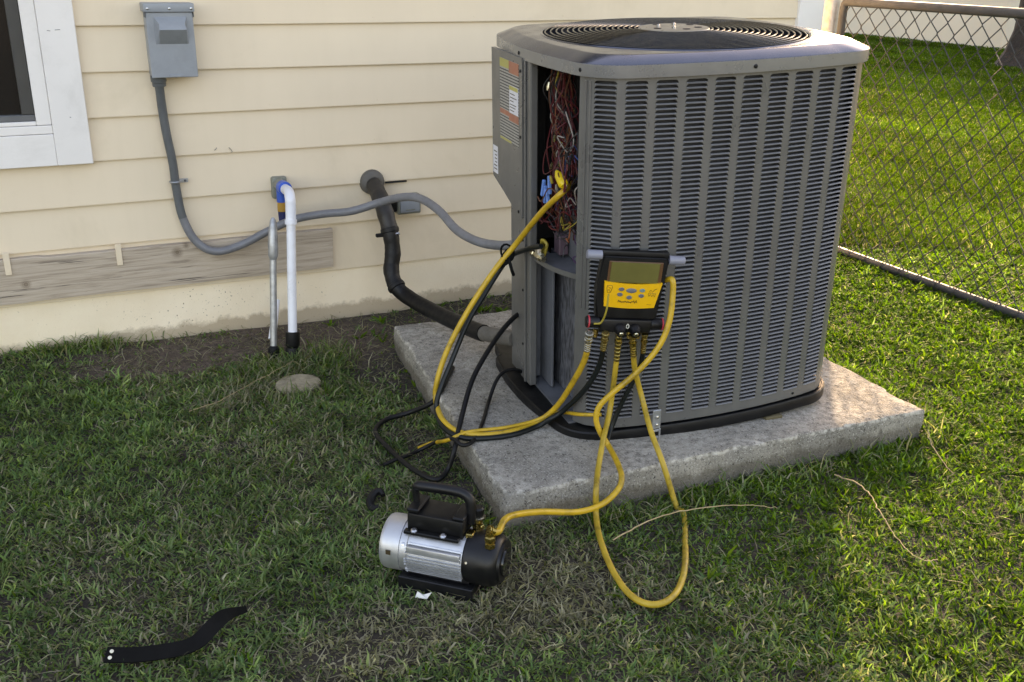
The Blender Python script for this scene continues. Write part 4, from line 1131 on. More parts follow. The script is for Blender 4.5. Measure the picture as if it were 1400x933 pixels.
# ================================================================== GAUGE
GM = ACM @ Matrix.Translation((-0.319, -0.430, 0.447)) @ Matrix.Rotation(R(-11.8), 4, 'Z') @ Matrix.Rotation(R(5.6), 4, 'Y')
def build_gauge():
    t = thing('manifold_gauge', 'black digital manifold gauge with yellow keypad hanging on the louvered panel', 'gauge', mat=GM)
    # body: a case a little narrower at its foot, front face at y = -0.012
    b = bmesh.new()
    poly = [(-0.088, -0.092), (0.080, -0.092), (0.092, 0.080), (0.086, 0.088), (-0.086, 0.088), (-0.092, 0.080), (-0.096, -0.01)]
    vs0 = [b.verts.new((x, 0.020, z)) for x, z in poly]; vs1 = [b.verts.new((x, -0.012, z)) for x, z in poly]
    b.faces.new(vs0); b.faces.new(vs1[::-1])
    for i in range(len(poly)): b.faces.new((vs0[i], vs0[(i+1) % len(poly)], vs1[(i+1) % len(poly)], vs1[i]))
    bmesh.ops.bevel(b, geom=list(b.edges), offset=0.006, segments=3, affect='EDGES')
    body = MB().bm(b).build('case', 'black_plastic', t)
    # screen
    MB().bbox((-0.072, -0.0150, 0.016), (0.076, -0.011, 0.074), 0.002, 1).build('screen_frame', 'screen_border', t)
    MB().bbox((-0.066, -0.0168, 0.016), (0.066, -0.0152, 0.072), 0.0006, 1).build('screen', 'screen', t)
    # keypad sheet, top edge bowed
    k = MB(); n = 16
    for i in range(n+1):
        u = i/n; x0 = -0.079+0.158*u; x1 = -0.072+0.138*u
        zt = 0.019-0.006*math.sin(u*math.pi); zb = -0.052-0.004*math.sin(u*math.pi)
        k.v += [(x0, -0.0200, zt), (x1, -0.0180, zb), (x0, -0.011, zt), (x1, -0.011, zb)]
    for i in range(n):
        a, c = i*4, i*4+4
        k.f += [(a, a+1, c+1, c), (a, c, c+2, a+2), (a+1, a+3, c+3, c+1), (a+2, c+2, c+3, a+3)]
    k.f += [(0, 2, 3, 1), (n*4, n*4+1, n*4+3, n*4+2)]
    kp = k.build('keypad', 'face_yellow', t)
    def disc(name, mat, x, z, rx, rz, y=-0.0197, th=0.0022):
        d = MB(); nn = 20
        for yy, sc in ((y+0.002, 1), (y-th*0.6, 1), (y-th, 0.8)):
            for j in range(nn):
                a = 2*math.pi*j/nn
                d.v.append((x+rx*sc*math.cos(a), yy, z+rz*sc*math.sin(a)))
        for i in range(2):
            for j in range(nn):
                a, c = i*nn+j, i*nn+(j+1) % nn
                d.f.append((a, c, c+nn, a+nn))
        d.f.append(tuple(2*nn+j for j in range(nn)))
        return d.build(name, mat, kp)
    disc('button', 'button_grey', -0.0035, -0.0045, 0.0145, 0.0065)
    for x, z, m in ((-0.031, -0.0015, 'button_grey'), (-0.0335, -0.0165, 'button_grey'), (0.0265, -0.0030, 'button_teal'), (0.0255, -0.0185, 'button_grey'), (-0.007, -0.0240, 'button_grey')):
        disc('button', m, x, z, 0.0075, 0.0052)
    def ink(pts, r=0.0007, name='printed_mark'):
        MB().tube([(x, -0.0196, z) for x, z in pts], r, 4).build(name, 'print_dark', kp)
    # line drawings either side and the illegible wordmark under the buttons
    ink([(-0.070, 0.008), (-0.058, 0.008), (-0.056, 0.002), (-0.060, -0.012), (-0.068, -0.012), (-0.071, 0.000), (-0.070, 0.008)], name='printed_picture')
    ink([(-0.068, 0.004), (-0.060, 0.000), (-0.067, -0.005), (-0.061, -0.009)], name='printed_picture')
    ink([(0.046, -0.006), (0.050, -0.001), (0.055, -0.007), (0.060, 0.000), (0.066, 0.003)], name='printed_picture')
    ink([(0.045, -0.010), (0.047, -0.019), (0.051, -0.013), (0.054, -0.020), (0.058, -0.013), (0.062, -0.020), (0.064, -0.011), (0.046, -0.009)], name='printed_picture')
    wx = -0.036
    ink([(wx+i*0.0016, -0.0375+0.0022*math.sin(i*1.9)+(0.004 if i in (1, 2, 13, 26, 27, 31) else 0)-0.0010*math.cos(i*0.9)) for i in range(34)], 0.0008, 'wordmark')
    ink([(0.044, -0.043), (0.047, -0.042), (0.050, -0.043), (0.056, -0.0425)], 0.0004)
    # hanging bar ends
    MB().lathe([(0.0105, 0), (0.0125, 0.002), (0.0125, 0.040)], (-0.132, -0.002, 0.0855), (1, 0, -0.0), 16).build('bar_end', 'handle_grey', t)
    MB().lathe([(0.0125, 0), (0.0125, 0.040), (0.0105, 0.043)], (0.092, -0.002, 0.079), (1, 0, -0.0), 16).build('bar_end', 'handle_grey', t)
    MB().bbox((-0.092, -0.006, 0.080), (0.092, 0.012, 0.100), 0.005, 2).build('hanger', 'black_plastic', t)
    # manifold block, valve ends
    mf = MB().bbox((-0.076, -0.022, -0.126), (0.066, 0.012, -0.088), 0.005, 2).build('manifold', 'pump_black', t)
    MB().lathe([(0.015, 0), (0.0165, 0.003), (0.0165, 0.034)], (-0.112, -0.006, -0.102), (1, 0, 0), 16).build('valve_knob', 'pump_black', mf)
    MB().lathe([(0.0172, 0), (0.0172, 0.004)], (-0.1085, -0.006, -0.102), (1, 0, 0), 16).build('ring', 'red_ring', mf)
    MB().lathe([(0.0165, 0), (0.0165, 0.034), (0.015, 0.037)], (0.0665, -0.004, -0.104), (1, 0, 0), 16).build('valve_knob', 'pump_black', mf)
    MB().lathe([(0.0172, 0), (0.0172, 0.004)], (0.0975, -0.004, -0.104), (1, 0, 0), 16).build('ring', 'red_ring', mf)
    for x in (-0.021, 0.020):
        MB().lathe([(0.0155, 0), (0.0155, 0.010), (0.012, 0.017), (0.0115, 0.026)], (x, -0.020, -0.112), (0, -1, -0.35), 16).build('knob', 'pump_black', mf)
        MB().lathe([(0.007, 0), (0.005, 0.002)], (x, -0.0445, -0.1212), (0, -1, -0.35), 10).build('knob_mark', 'brass_silver', mf)
    for x in (-0.082, -0.052, -0.018, 0.012, 0.037):
        MB().lathe([(0.008, 0), (0.008, 0.012), (0.006, 0.014), (0.006, 0.022)], (x, -0.006, -0.124), (0, -0.1, -1), 8).build('port', 'brass', mf, smooth=False)
    z = MB(); nn = 20
    for j in range(nn):
        a = 2*math.pi*j/nn
        z.v += [(0.0045*math.cos(a)*1.0, -0.0232, -0.106+0.0068*math.sin(a)), (0.0026*math.cos(a), -0.0232, -0.106+0.0044*math.sin(a)), (0.0045*math.cos(a), -0.021, -0.106+0.0068*math.sin(a)), (0.0026*math.cos(a), -0.021, -0.106+0.0044*math.sin(a))]
    for j in range(nn):
        a, c = 4*j, 4*((j+1) % nn)
        z.f += [(a, a+1, c+1, c), (a, c, c+2, a+2), (a+1, a+3, c+3, c+1)]
    z.build('printed_zero', 'white_mark', mf)
    return t
gauge = build_gauge()

# ================================================================== PUMP
PUM = Matrix(((0.7293, 0.6842, 0, 0.652), (-0.6842, 0.7293, 0, -1.769), (0, 0, 1, 0), (0, 0, 0, 1)))
def build_pump():
    t = thing('vacuum_pump', 'silver and black vacuum pump on the grass in front of the slab corner', 'vacuum pump', mat=PUM)
    AX = (1, 0, 0); O = (0, 0, 0.085)
    MB().lathe([(0.030, -0.004), (0.055, -0.0035), (0.0625, -0.001), (0.0650, 0.004), (0.0660, 0.010), (0.0660, 0.048)], O, AX, 40).build('end_cap', 'pump_silver', t)
    MB().lathe([(0.0635, 0.0485), (0.0635, 0.066), (0.0605, 0.068)], O, AX, 40).build('motor_collar', 'pump_silver', t)
    mo = MB().lathe([(0.0605, 0.066), (0.0605, 0.202)], O, AX, 40).build('motor', 'aluminium', t)
    fins = MB()
    for sgn in (-1, 1):
        for i in range(13):
            a = R(-52+i*7.2)
            cy, cz = math.cos(a)*sgn*-1, math.sin(a)
            mt = Matrix.Translation((0, 0, 0.085)) @ Matrix(((1, 0, 0, 0), (0, cy, -cz*1, 0), (0, cz, cy, 0), (0, 0, 0, 1)))
            fins.box((0.062 if i % 4 else 0.070, 0.0595, -0.0012), (0.2005, 0.0665, 0.0012), mt)
    tag(fins.build('cooling_fins', 'aluminium', mo), kind='stuff')
    MB().bbox((0.068, -0.064, 0.098), (0.200, -0.050, 0.118), 0.003, 2).build('motor_rail', 'pump_silver', mo)
    MB().lathe([(0.0045, 0), (0.0045, 0.002), (0.002, 0.003)], (0.058, -0.055, 0.117), (0, -0.8, 0.6), 8).build('screw', 'steel', mo)
    MB().bbox((0.018, -0.0668, 0.088), (0.030, -0.0655, 0.100), 0.0003, 1).build('cap_mark', 'print_dark', t)
    # pump head
    hd = MB().lathe([(0.058, 0.2025), (0.0625, 0.205), (0.0635, 0.212), (0.0635, 0.262), (0.061, 0.272), (0.054, 0.281), (0.050, 0.283), (0.049, 0.289), (0.0, 0.289)], O, AX, 40).build('pump_head', 'pump_black', t)
    MB().lathe([(0.034, 0.2895), (0.033, 0.294), (0.0, 0.2945)], O, AX, 28).build('oil_window', 'glass_dark', hd)
    for k in range(6):
        a = k*math.pi/3+0.4
        MB().lathe([(0.004, 0), (0.004, 0.003)], (0.2835, 0.043*math.cos(a), 0.085+0.043*math.sin(a)), AX, 8).build('bolt', 'steel', hd)
    MB().lathe([(0.003, 0), (0.003, 0.002)], (0.215, -0.0615, 0.104), (0, -1, 0.3), 8).build('screw', 'steel', hd)
    # base
    bs = MB().bbox((0.048, -0.066, 0.004), (0.232, 0.066, 0.012), 0.002, 1)
    bs.bbox((0.048, -0.068, 0.0), (0.232, -0.060, 0.036), 0.002, 1)
    bs.bbox((0.048, 0.060, 0.0), (0.232, 0.068, 0.036), 0.002, 1)
    bs.bbox((0.0485, -0.0595, 0.0125), (0.2315, 0.0595, 0.0335), 0.002, 1)
    bs.build('base', 'pump_black', t)
    MB().bbox((0.062, -0.048, 0.034), (0.218, 0.048, 0.050), 0.004, 2).build('saddle', 'pump_black', t)
    # capacitor box and handle on top
    cbx = MB().bbox((0.058, -0.030, 0.140), (0.196, 0.048, 0.186), 0.004, 2).build('capacitor_box', 'black_plastic', t)
    MB().bbox((0.055, -0.047, 0.1385), (0.190, -0.0305, 0.148), 0.002, 1, Matrix.Identity(4)).build('box_flange', 'black_plastic', t)
    for x in (0.080, 0.152):
        MB().lathe([(0.008, 0), (0.008, 0.003), (0.0045, 0.0055)], (x, -0.0405, 0.1482), (0, -0.25, 1), 14).build('bolt', 'steel', t)
    MB().bbox((0.056, -0.028, 0.1865), (0.086, 0.046, 0.197), 0.003, 1).build('box_end', 'black_plastic', cbx)
    MB().bbox((0.168, -0.028, 0.1865), (0.197, 0.046, 0.194), 0.003, 1).build('box_end', 'black_plastic', cbx)
    hp = smooth_path([(0.066, 0.012, 0.192), (0.064, 0.012, 0.222), (0.068, 0.012, 0.236), (0.090, 0.012, 0.239), (0.150, 0.012, 0.241), (0.182, 0.012, 0.238), (0.198, 0.012, 0.222), (0.202, 0.012, 0.19), (0.201, 0.012, 0.165)], 5)
    rr = [0.008]*8+[0.0125]*(len(hp)-8)
    MB().tube(hp, [0.0085+0.004*min(1, max(0, (i-6)/6)) for i in range(len(hp))], 12).build('handle', 'pump_black', t)
    # brass inlet and exhaust
    MB().lathe([(0.013, 0), (0.013, 0.010), (0.010, 0.011), (0.010, 0.018), (0.0135, 0.019), (0.0135, 0.028), (0.0095, 0.030), (0.0095, 0.040)], (0.262, -0.030, 0.1375), (0, -0.05, 1), 6).build('inlet_fitting', 'brass', hd, smooth=False)
    MB().lathe([(0.013, 0), (0.013, 0.02), (0.010, 0.022), (0.010, 0.034)], (0.213, 0.026, 0.138), (0, 0, 1), 8).build('exhaust_fitting', 'brass', hd, smooth=False)
    MB().lathe([(0.017, 0), (0.018, 0.002), (0.018, 0.005), (0.016, 0.006)], (0.213, 0.026, 0.1725), (0, 0, 1), 20).build('ring', 'brass_silver', hd)
    MB().lathe([(0.014, 0), (0.0145, 0.018), (0.011, 0.022)], (0.213, 0.026, 0.179), (0, 0, 1), 16).build('exhaust_cap', 'black_plastic', hd)
    MB().bbox((0.198, -0.020, 0.140), (0.216, 0.004, 0.152), 0.002, 1).build('valve_block', 'brass', hd)
    MB().lathe([(0.006, 0), (0.006, 0.022), (0.004, 0.024)], (0.213, 0.026, 0.158), (0.75, -0.65, 0), 8).build('valve_tee', 'brass', hd)
build_pump()

# ================================================================== HOSES
pm('hose_collar', (0.05, 0.05, 0.045), 0.4)
def hose(name, key, label, cat, mat, r, n=9, start=None, end=None, group=None, extra=None):
    group = group or {'service_hose': 'service hoses of the manifold gauge', 'power_cord': 'black cords left of the slab'}.get(name)
    """a hose with crimped brass ends; start/end = length of the metal end in path samples"""
    pts = list(PATHS[key])
    if extra is not None: pts = pts+extra
    p = smooth_path(pts, n)
    rnd = random.Random(hash(key) % 1000 if False else len(key)*13)
    p = [(a, b, max(c, 0.0)) for a, b, c in p]
    t = thing(name, label, cat, p[0], group=group)
    MB().tube(p, r, 12).build('hose_tube', mat, t, 'world')
    def tip(q0, q1, m, L_, rr):
        d = (Vector(q1)-Vector(q0)).normalized()
        prof = [(rr*1.06, -L_)]
        k = 9
        for i in range(k):
            h = -L_+L_*1.45*i/k
            big = 1.45 if i in (5, 8) else 1.16
            prof += [(rr*big, h), (rr*big, h+L_*0.10), (rr*0.96, h+L_*0.12)]
        MB().lathe(prof, Vector(q1), d, 10).build('crimped_end', m, t, 'world', smooth=False)
    if start: tip(p[3], p[0], start[0], start[1], r)
    if end: tip(p[-4], p[-1], end[0], end[1], r)
    return t
hose('service_hose', 'hose_valve', 'yellow hose from inside the open corner looping over the slab to the leftmost gauge port', 'hose', 'hose_yellow', 0.0084, end=('brass_silver', 0.050))
hose('service_hose', 'hose_pump', 'yellow hose from the right side of the gauge down to the vacuum pump', 'hose', 'hose_yellow', 0.0080, end=('brass', 0.012),
     extra=[tuple(PUM @ Vector((0.262, -0.032, 0.182)))])
hose('service_hose', 'hose_loop', 'yellow hose hanging below the gauge in one long loop onto the grass', 'hose', 'hose_yellow_old', 0.0078, start=('brass', 0.075), end=('brass', 0.05))
hose('service_hose', 'hose_dark', 'black hose from the brass service valve back up to the second gauge port', 'hose', 'hose_green_black', 0.0078, end=('brass', 0.045))
hose('service_hose', 'hose_short', 'short dark hose below the rightmost gauge port, behind the crossing yellow hose', 'hose', 'hose_green_black', 0.0068, start=('brass', 0.045))
hose('power_cord', 'hose_black', 'black cord lying in a wide loop on the grass left of the slab', 'cord', 'black_rubber', 0.0078)
hose('power_cord', 'cable_black', 'thin black cable out of the base pan running off the slab edge', 'cord', 'black_rubber', 0.0058)
hose('thin_hose', 'hose_thin', 'thin bright yellow line crossing the slab with its loose end in the grass', 'hose', 'hose_yellow', 0.0056)
def build_ties():
    q = Vector(PATHS['hose_dark'][3])
    p2 = Vector(PATHS['hose_valve'][3])
    t = MB()
    c = (Vector(PATHS['hose_valve'][3])+Vector(PATHS['hose_dark'][3]))/2
    for k in range(3):
        pts = []
        for a in np.linspace(0, 2*math.pi, 15):
            pts.append(Vector((1.235, -1.185, 0.575-0.012*k))+Vector((0.020*math.cos(a), 0.020*math.sin(a)*0.7, 0.022*math.sin(a+k))))
        t.tube(pts, 0.0034, 6)
    t.tube([(1.232, -1.20, 0.565), (1.236, -1.215, 0.53), (1.245, -1.21, 0.512)], 0.005, 6)
    tag(t.build('hose_tie', 'strap_black'), 'black strap tying the yellow hose to the black hose beside the cabinet', 'tie')
    p = smooth_path(PATHS['tie'], 6)
    tag(MB().tube(p, 0.0026, 6).build('cord_tie', 'wire_yellow'), 'thin pale yellow cord hanging from the gauge keypad to its left port', 'cord')
build_ties()

# ================================================================== SMALL THINGS ON THE LAWN
def build_lawn_items():
    p = smooth_path(PATHS['strap'], 8)
    t = thing('rubber_strap', 'bent black strap with two rivets lying on the grass at lower left', 'strap', p[0])
    mb = MB(); n = len(p)
    for i in range(n):
        a = Vector(p[i]); d = (Vector(p[min(i+1, n-1)])-Vector(p[max(i-1, 0)])).normalized()
        side = Vector((-d.y, d.x, 0)).normalized()
        u = i/(n-1)
        w_ = 0.0168*(1-0.55*max(0, (u-0.8)/0.2))
        tw = 0.45+0.75*max(0, (u-0.5)/0.5)
        sv = side*math.cos(tw)+Vector((0, 0, 1))*math.sin(tw)
        up = sv.cross(d)*-1
        for (s, h) in ((-1, -0.002), (1, -0.002), (1, 0.002), (-1, 0.002)):
            mb.v.append(a+Vector((0, 0, 0.008))+sv*w_*s+up*h)
    for i in range(n-1):
        for j in range(4):
            a, b = i*4+j, i*4+(j+1) % 4
            mb.f.append((a, b, b+4, a+4))
    mb.f += [(3, 2, 1, 0), tuple((n-1)*4+j for j in range(4))]
    mb.build('band', 'strap_black', t, 'world', ang=50)
    d = (Vector(p[3])-Vector(p[0])).normalized(); side = Vector((-d.y, d.x, 0))*math.cos(0.45)+Vector((0, 0, 1))*math.sin(0.45)
    up = Vector((0, -0.43, 0.9))
    for s in (0.007, -0.007):
        MB().lathe([(0.0042, 0), (0.0042, 0.001), (0.002, 0.0028)], Vector(p[0])+d*0.011+side*s+Vector((0, 0, 0.008))+up*0.002, up, 10).build('rivet', 'white_mark', t, 'world')
    # black oval pull ring
    o = MB(); c = Vector((0.715, -1.478, 0.022))
    o.tube([c+Vector((0.022*math.cos(a)*0.7+0.014*math.sin(a), 0.024*math.sin(a)-0.006*math.cos(a), 0.010*math.sin(a))) for a in np.linspace(0.5, 5.4, 22)], [0.007+0.005*math.sin(k/21*math.pi) for k in range(22)], 8)
    tag(o.build('rubber_loop', 'black_rubber'), 'small black rubber loop on the grass left of the pump handle', 'rubber loop')
    sc = MB(); sc.add([(0.660, -1.913, 0.010), (0.682, -1.931, 0.011), (0.696, -1.925, 0.020), (0.680, -1.916, 0.013), (0.668, -1.908, 0.020),
                       (0.660, -1.913, 0.0115), (0.682, -1.931, 0.0125), (0.696, -1.925, 0.0215), (0.680, -1.916, 0.0145), (0.668, -1.908, 0.0215)],
                      [(4, 3, 2, 1, 0), (5, 6, 7, 8, 9), (0, 1, 6, 5), (1, 2, 7, 6), (2, 3, 8, 7), (3, 4, 9, 8), (4, 0, 5, 9)])
    tag(sc.build('paper_scrap', 'paper_white', smooth=False), 'torn white paper scrap under the front of the vacuum pump', 'paper scrap')
    for key, lab in (('runner_a', 'long dry grass runner lying along the front of the slab'),
                     ('runner_b', 'dry grass runner bending out into the sunny grass at right'),
                     ('runner_c', 'short pale straw beside the right corner of the slab'),
                     ('runner_d', 'dry straw stem reaching toward the foot of the drain pipe')):
        pp = [(x+random.gauss(0, 0.0015), y+random.gauss(0, 0.0015), max(0.012, z-0.008)+random.gauss(0, 0.001)) for x, y, z in smooth_path(PATHS[key], 7)]
        n = len(pp)
        tag(MB().tube(pp, [(0.0012 if key == 'runner_d' else 0.0019)*(1-0.5*i/n) for i in range(n)], 6).build('dry_stem', 'straw'), lab, 'dry stem', 'dry stems lying on the lawn')
build_lawn_items()

# ================================================================== GATE AND POST
def build_gate():
    gx = 3.70
    t = thing('fence_post', 'round galvanised fence post at the house corner holding the gate', 'fence post', (gx, 0.245, 0))
    MB().cyl((gx, 0.245, -0.05), (gx, 0.245, 1.46), 0.040, 24).build('post', 'galvanised', t, 'world')
    MB().lathe([(0.043, 0), (0.043, 0.03), (0.03, 0.045), (0.008, 0.055)], (gx, 0.245, 1.4605), (0, 0, 1), 24).build('cap', 'galvanised', t, 'world')
    for z in (0.95, 0.30):
        MB().lathe([(0.0445, 0), (0.0445, 0.035)], (gx, 0.245, z), (0, 0, 1), 24).build('hinge_band', 'galvanised', t, 'world')
    t = thing('chain_link_gate', 'dark chain-link gate panel between the lawn and the back yard', 'gate', (gx, -0.6, 0))
    y0, y1, zb, zt = 0.165, -1.42, 0.006, 1.212
    r = 0.019
    MB().tube([(gx, y1, zt), (gx, y0-0.03, zt), ], 0.0205, 16).build('top_rail', 'fence_frame', t, 'world')
    MB().tube([(gx, y1, zb), (gx, y0-0.03, zb)], r, 16).build('bottom_rail', 'fence_frame', t, 'world')
    c = smooth_path([(gx, y0-0.03, zt), (gx, y0-0.008, zt-0.006), (gx, y0, zt-0.03)], 5)
    MB().tube(c+[(gx, y0, zb+0.03)]+smooth_path([(gx, y0, zb+0.029), (gx, y0-0.008, zb+0.006), (gx, y0-0.0295, zb)], 5), r, 16).build('stile', 'fence_frame', t, 'world')
    MB().tube([(gx, y1, zb-0.02), (gx, y1, zt+0.02)], r, 16).build('stile', 'fence_frame', t, 'world')
    W, V = 0.0915, 0.104
    nr = int((zt-zb)/(V/2))
    i = 0
    yy = y0-0.02
    rnd = random.Random(4)
    while yy > y1+0.03:
        pts = []; zz = zb+0.012
        jit = [rnd.gauss(0, 0.0035) for _ in range(nr+2)]
        for k in range(nr+1):
            side = 0.5 if (k+i) % 2 else -0.5
            y = yy-side*W/2+jit[k]
            y = min(y0-0.012, max(y1+0.012, y))
            pts.append((gx+(0.0022 if side > 0 else -0.0022), y, min(zt-0.008, zb+0.004+V/2*k)+rnd.gauss(0, 0.002)))
        # little twist where neighbours hook
        q = []
        for k, p in enumerate(pts):
            if 0 < k < len(pts)-1:
                q += [(p[0], p[1]*0.94+pts[k-1][1]*0.06, p[2]*0.94+pts[k-1][2]*0.06), (p[0], p[1]*0.94+pts[k+1][1]*0.06, p[2]*0.94+pts[k+1][2]*0.06)]
            else: q.append(p)
        MB().tube(q, 0.0026, 5).build('chain_wire', 'fence_wire', t, 'world')
        yy -= W/2; i += 1
    for k in range(14):
        y = 0.10-0.11*k
        if y < y1+0.05: break
        lw = MB()
        lw.tube([(gx+0.024*math.cos(a), y+0.004*a/6, zb+0.024*math.sin(a)) for a in np.linspace(0.6, 6.6, 13)], 0.0022, 5)
        lw.build('tie_wire', 'fence_wire', t, 'world')
build_gate()

# ================================================================== FAR YARD
def build_far():
    t = thing('neighbor_house', 'pale rendered house wall at the far end of the sunny yard', 'house', (15.9, 9, 0))
    MB().bbox((15.85, 8.92, -0.1), (24.0, 24.0, 2.7), 0.08, 3).build('wall', 'render_cream', t, 'world')
    rf = MB(); rf.add([(15.4, 8.6, 2.7), (24.4, 8.6, 2.7), (24.4, 24.4, 2.7), (15.4, 24.4, 2.7), (19.9, 8.6, 4.3), (19.9, 24.4, 4.3)],
                      [(0, 1, 4), (1, 2, 5, 4), (2, 3, 5), (3, 0, 4, 5), (3, 2, 1, 0)])
    rf.build('roof', 'roof_shingle', t, 'world', smooth=False)
    t = thing('tree', 'dark tree trunk at the right end of the pale far wall', 'tree', (13.75, 6.55, 0))
    tr = MB(); n = 22
    for (z, r) in ((-0.1, 0.72), (0.05, 0.60), (0.2, 0.52), (0.5, 0.45), (1.0, 0.41), (2.0, 0.38), (3.2, 0.34), (4.4, 0.22), (5.4, 0.08)):
        for j in range(n):
            a = 2*math.pi*j/n
            rr = r*(1+0.10*math.sin(5*a+z)+0.06*math.sin(9*a+2*z))
            tr.v.append((13.75+rr*math.cos(a)+0.05*z*0.3, 6.55+rr*math.sin(a), z))
    for i in range(8):
        for j in range(n):
            a, b = i*n+j, i*n+(j+1) % n
            tr.f.append((a, b, b+n, a+n))
    for k in range(7):
        a = k*0.95; z = 3.0+0.25*k
        tr.tube([(13.8, 6.55, z), (13.8+0.9*math.cos(a), 6.55+0.9*math.sin(a), z+0.7), (13.8+1.7*math.cos(a), 6.55+1.7*math.sin(a), z+1.6)], [0.14, 0.09, 0.03], 8)
    tr.build('trunk', 'bark', t, 'world')
    cr = MB(); rnd = random.Random(5)
    for k in range(2600):
        a = rnd.uniform(0, 2*math.pi); u = rnd.random()
        lobe = rnd.randint(0, 6); la = lobe*0.95
        c = Vector((13.8+1.5*math.cos(la), 6.55+1.5*math.sin(la), 4.6+0.25*lobe))
        d = Vector((rnd.gauss(0, 1), rnd.gauss(0, 1), rnd.gauss(0, 0.8))).normalized()
        q = c+d*(0.5+0.6*rnd.random())
        e1 = Vector((rnd.gauss(0, 1), rnd.gauss(0, 1), rnd.gauss(0, 1))).normalized()*0.10; e2 = e1.orthogonal().normalized()*0.05
        cr.add([q-e1, q+e2, q+e1, q-e2], [(0, 1, 2, 3)])
    cr.build('crown', 'leaf_dark', t, 'world', smooth=False)
pm('leaf_dark', (0.035, 0.06, 0.018), 0.6, var=0.4, scale=3)
build_far()

# ================================================================== GRASS
def project(x, y, z):
    d = np.stack([x-CAM_P[0], y-CAM_P[1], z-CAM_P[2]], -1)
    dz = d @ CF
    dz = np.where(dz < 0.1, 0.1, dz)
    return 700+CAM_F*(d @ CR)/dz, 466.5-CAM_F*(d @ CU)/dz, dz
def ellip(x, y, cx, cy, rx, ry): return ((x-cx)/rx)**2+((y-cy)/ry)**2
def cover(x, y):
    """how much living grass stands at a place (1 full, 0 bare soil)"""
    c = np.ones_like(x)
    n1 = vnoise(x, y, 6, 41); n2 = vnoise(x, y, 17, 42)
    nn = 0.6*n1+0.4*n2
    for (cx, cy, rx, ry, s) in ((0.45, -0.17, 0.52, 0.20, 1.0), (0.85, -0.20, 0.36, 0.22, 0.95), (1.6, -0.18, 0.8, 0.25, 0.95), (1.06, -0.55, 0.14, 0.48, 0.9), (1.20, -0.18, 0.36, 0.22, 0.95),
                                (0.95, -1.30, 0.09, 0.35, 0.6), (0.98, -1.98, 0.24, 0.15, 0.5), (0.50, -2.03, 0.18, 0.11, 0.5), (2.35, -1.05, 0.3, 0.15, 0.2), (2.75, -0.55, 0.22, 0.16, 0.4)):
        e = ellip(x, y, cx, cy, rx, ry)+0.9*(nn-0.5)
        c -= s*np.clip(1.25-e, 0, 1)
    return np.clip(c, 0.04, 1)
def dryness(x, y):
    n = 0.55*vnoise(x, y, 2.3, 51)+0.45*vnoise(x, y, 7.5, 52)
    d = 0.07+0.6*(n-0.42)
    for (cx, cy, rx, ry, s) in ((0.95, -2.02, 0.30, 0.20, 0.8), (0.50, -2.04, 0.22, 0.14, 0.75), (0.7, -1.0, 0.45, 0.35, 0.12), (0.5, -0.35, 0.5, 0.22, 0.3), (0.62, -0.62, 0.3, 0.12, 0.25), (1.0, -0.8, 0.15, 0.5, 0.3), (1.02, -1.75, 0.15, 0.12, 0.4)):
        d += s*np.clip(1.2-ellip(x, y, cx, cy, rx, ry), 0, 1)
    d -= 0.34*np.clip((x+0.45*y-0.25)/0.5, 0, 1)
    return np.clip(d, 0.03, 0.92)
def blades(N, x, y, L_, wd, lean0, lean1, cols, name, zoff=0.0, curl=0.5, seg=3, kind='stuff', azim=None):
    z = ground_z(x, y)-0.003+zoff
    az = RNG.uniform(0, 2*np.pi, N) if azim is None else azim
    pts = [np.stack([x, y, z], -1)]
    sides = []
    cur = pts[0]
    for s in range(seg):
        f = s/(seg-1)
        th = lean0+(lean1-lean0)*f
        a = az+curl*RNG.normal(0, 1, N)*f
        d = np.stack([np.sin(th)*np.cos(a), np.sin(th)*np.sin(a), np.cos(th)], -1)
        if s == 0: tw = az+np.pi/2+RNG.normal(0, 0.6, N)
        sides.append(np.stack([np.cos(tw), np.sin(tw), RNG.normal(0, 0.15, N)], -1))
        cur = cur+d*(L_/seg)[:, None]
        pts.append(cur)
    prof = [0.75, 1.0, 0.7][:seg] if seg == 3 else [0.8, 1.0]
    V = np.empty((N, seg*2+1, 3), np.float32)
    for s in range(seg):
        off = sides[s]*(wd*prof[s]*0.5)[:, None]
        V[:, 2*s] = pts[s]-off; V[:, 2*s+1] = pts[s]+off
    V[:, seg*2] = pts[seg]
    nv = seg*2+1
    quads = []
    for s in range(seg-1): quads += [2*s, 2*s+1, 2*s+3, 2*s+2]
    tri = [2*seg-2, 2*seg-1, 2*seg]
    li = np.array(quads+tri)
    base = (np.arange(N)*nv)[:, None]
    loops = (base+li[None, :]).ravel().astype(np.int32)
    sizes = np.array([4]*(seg-1)+[3])
    starts = np.r_[0, np.cumsum(sizes)[:-1]]
    ls = ((np.arange(N)*sizes.sum())[:, None]+starts[None, :]).ravel().astype(np.int32)
    me = bpy.data.meshes.new(name)
    me.vertices.add(N*nv); me.loops.add(len(loops)); me.polygons.add(len(ls))
    me.vertices.foreach_set('co', V.ravel())
    me.loops.foreach_set('vertex_index', loops)
    me.polygons.foreach_set('loop_start', ls)
    me.polygons.foreach_set('use_smooth', np.ones(len(ls), bool))
    at = me.attributes.new('Col', 'FLOAT_COLOR', 'POINT')
    c4 = np.ones((N, nv, 4), np.float32); c4[:, :, :3] = cols[:, None, :]
    at.data.foreach_set('color', c4.ravel())
    me.update(calc_edges=True)
    me.materials.append(M['yard_blade' if name == 'yard_grass' else 'grass_blade'])
    o = bpy.data.objects.new(name, me); COL.objects.link(o)
    FR[o.name] = Matrix.Identity(4)
    return tag(o, kind=kind)
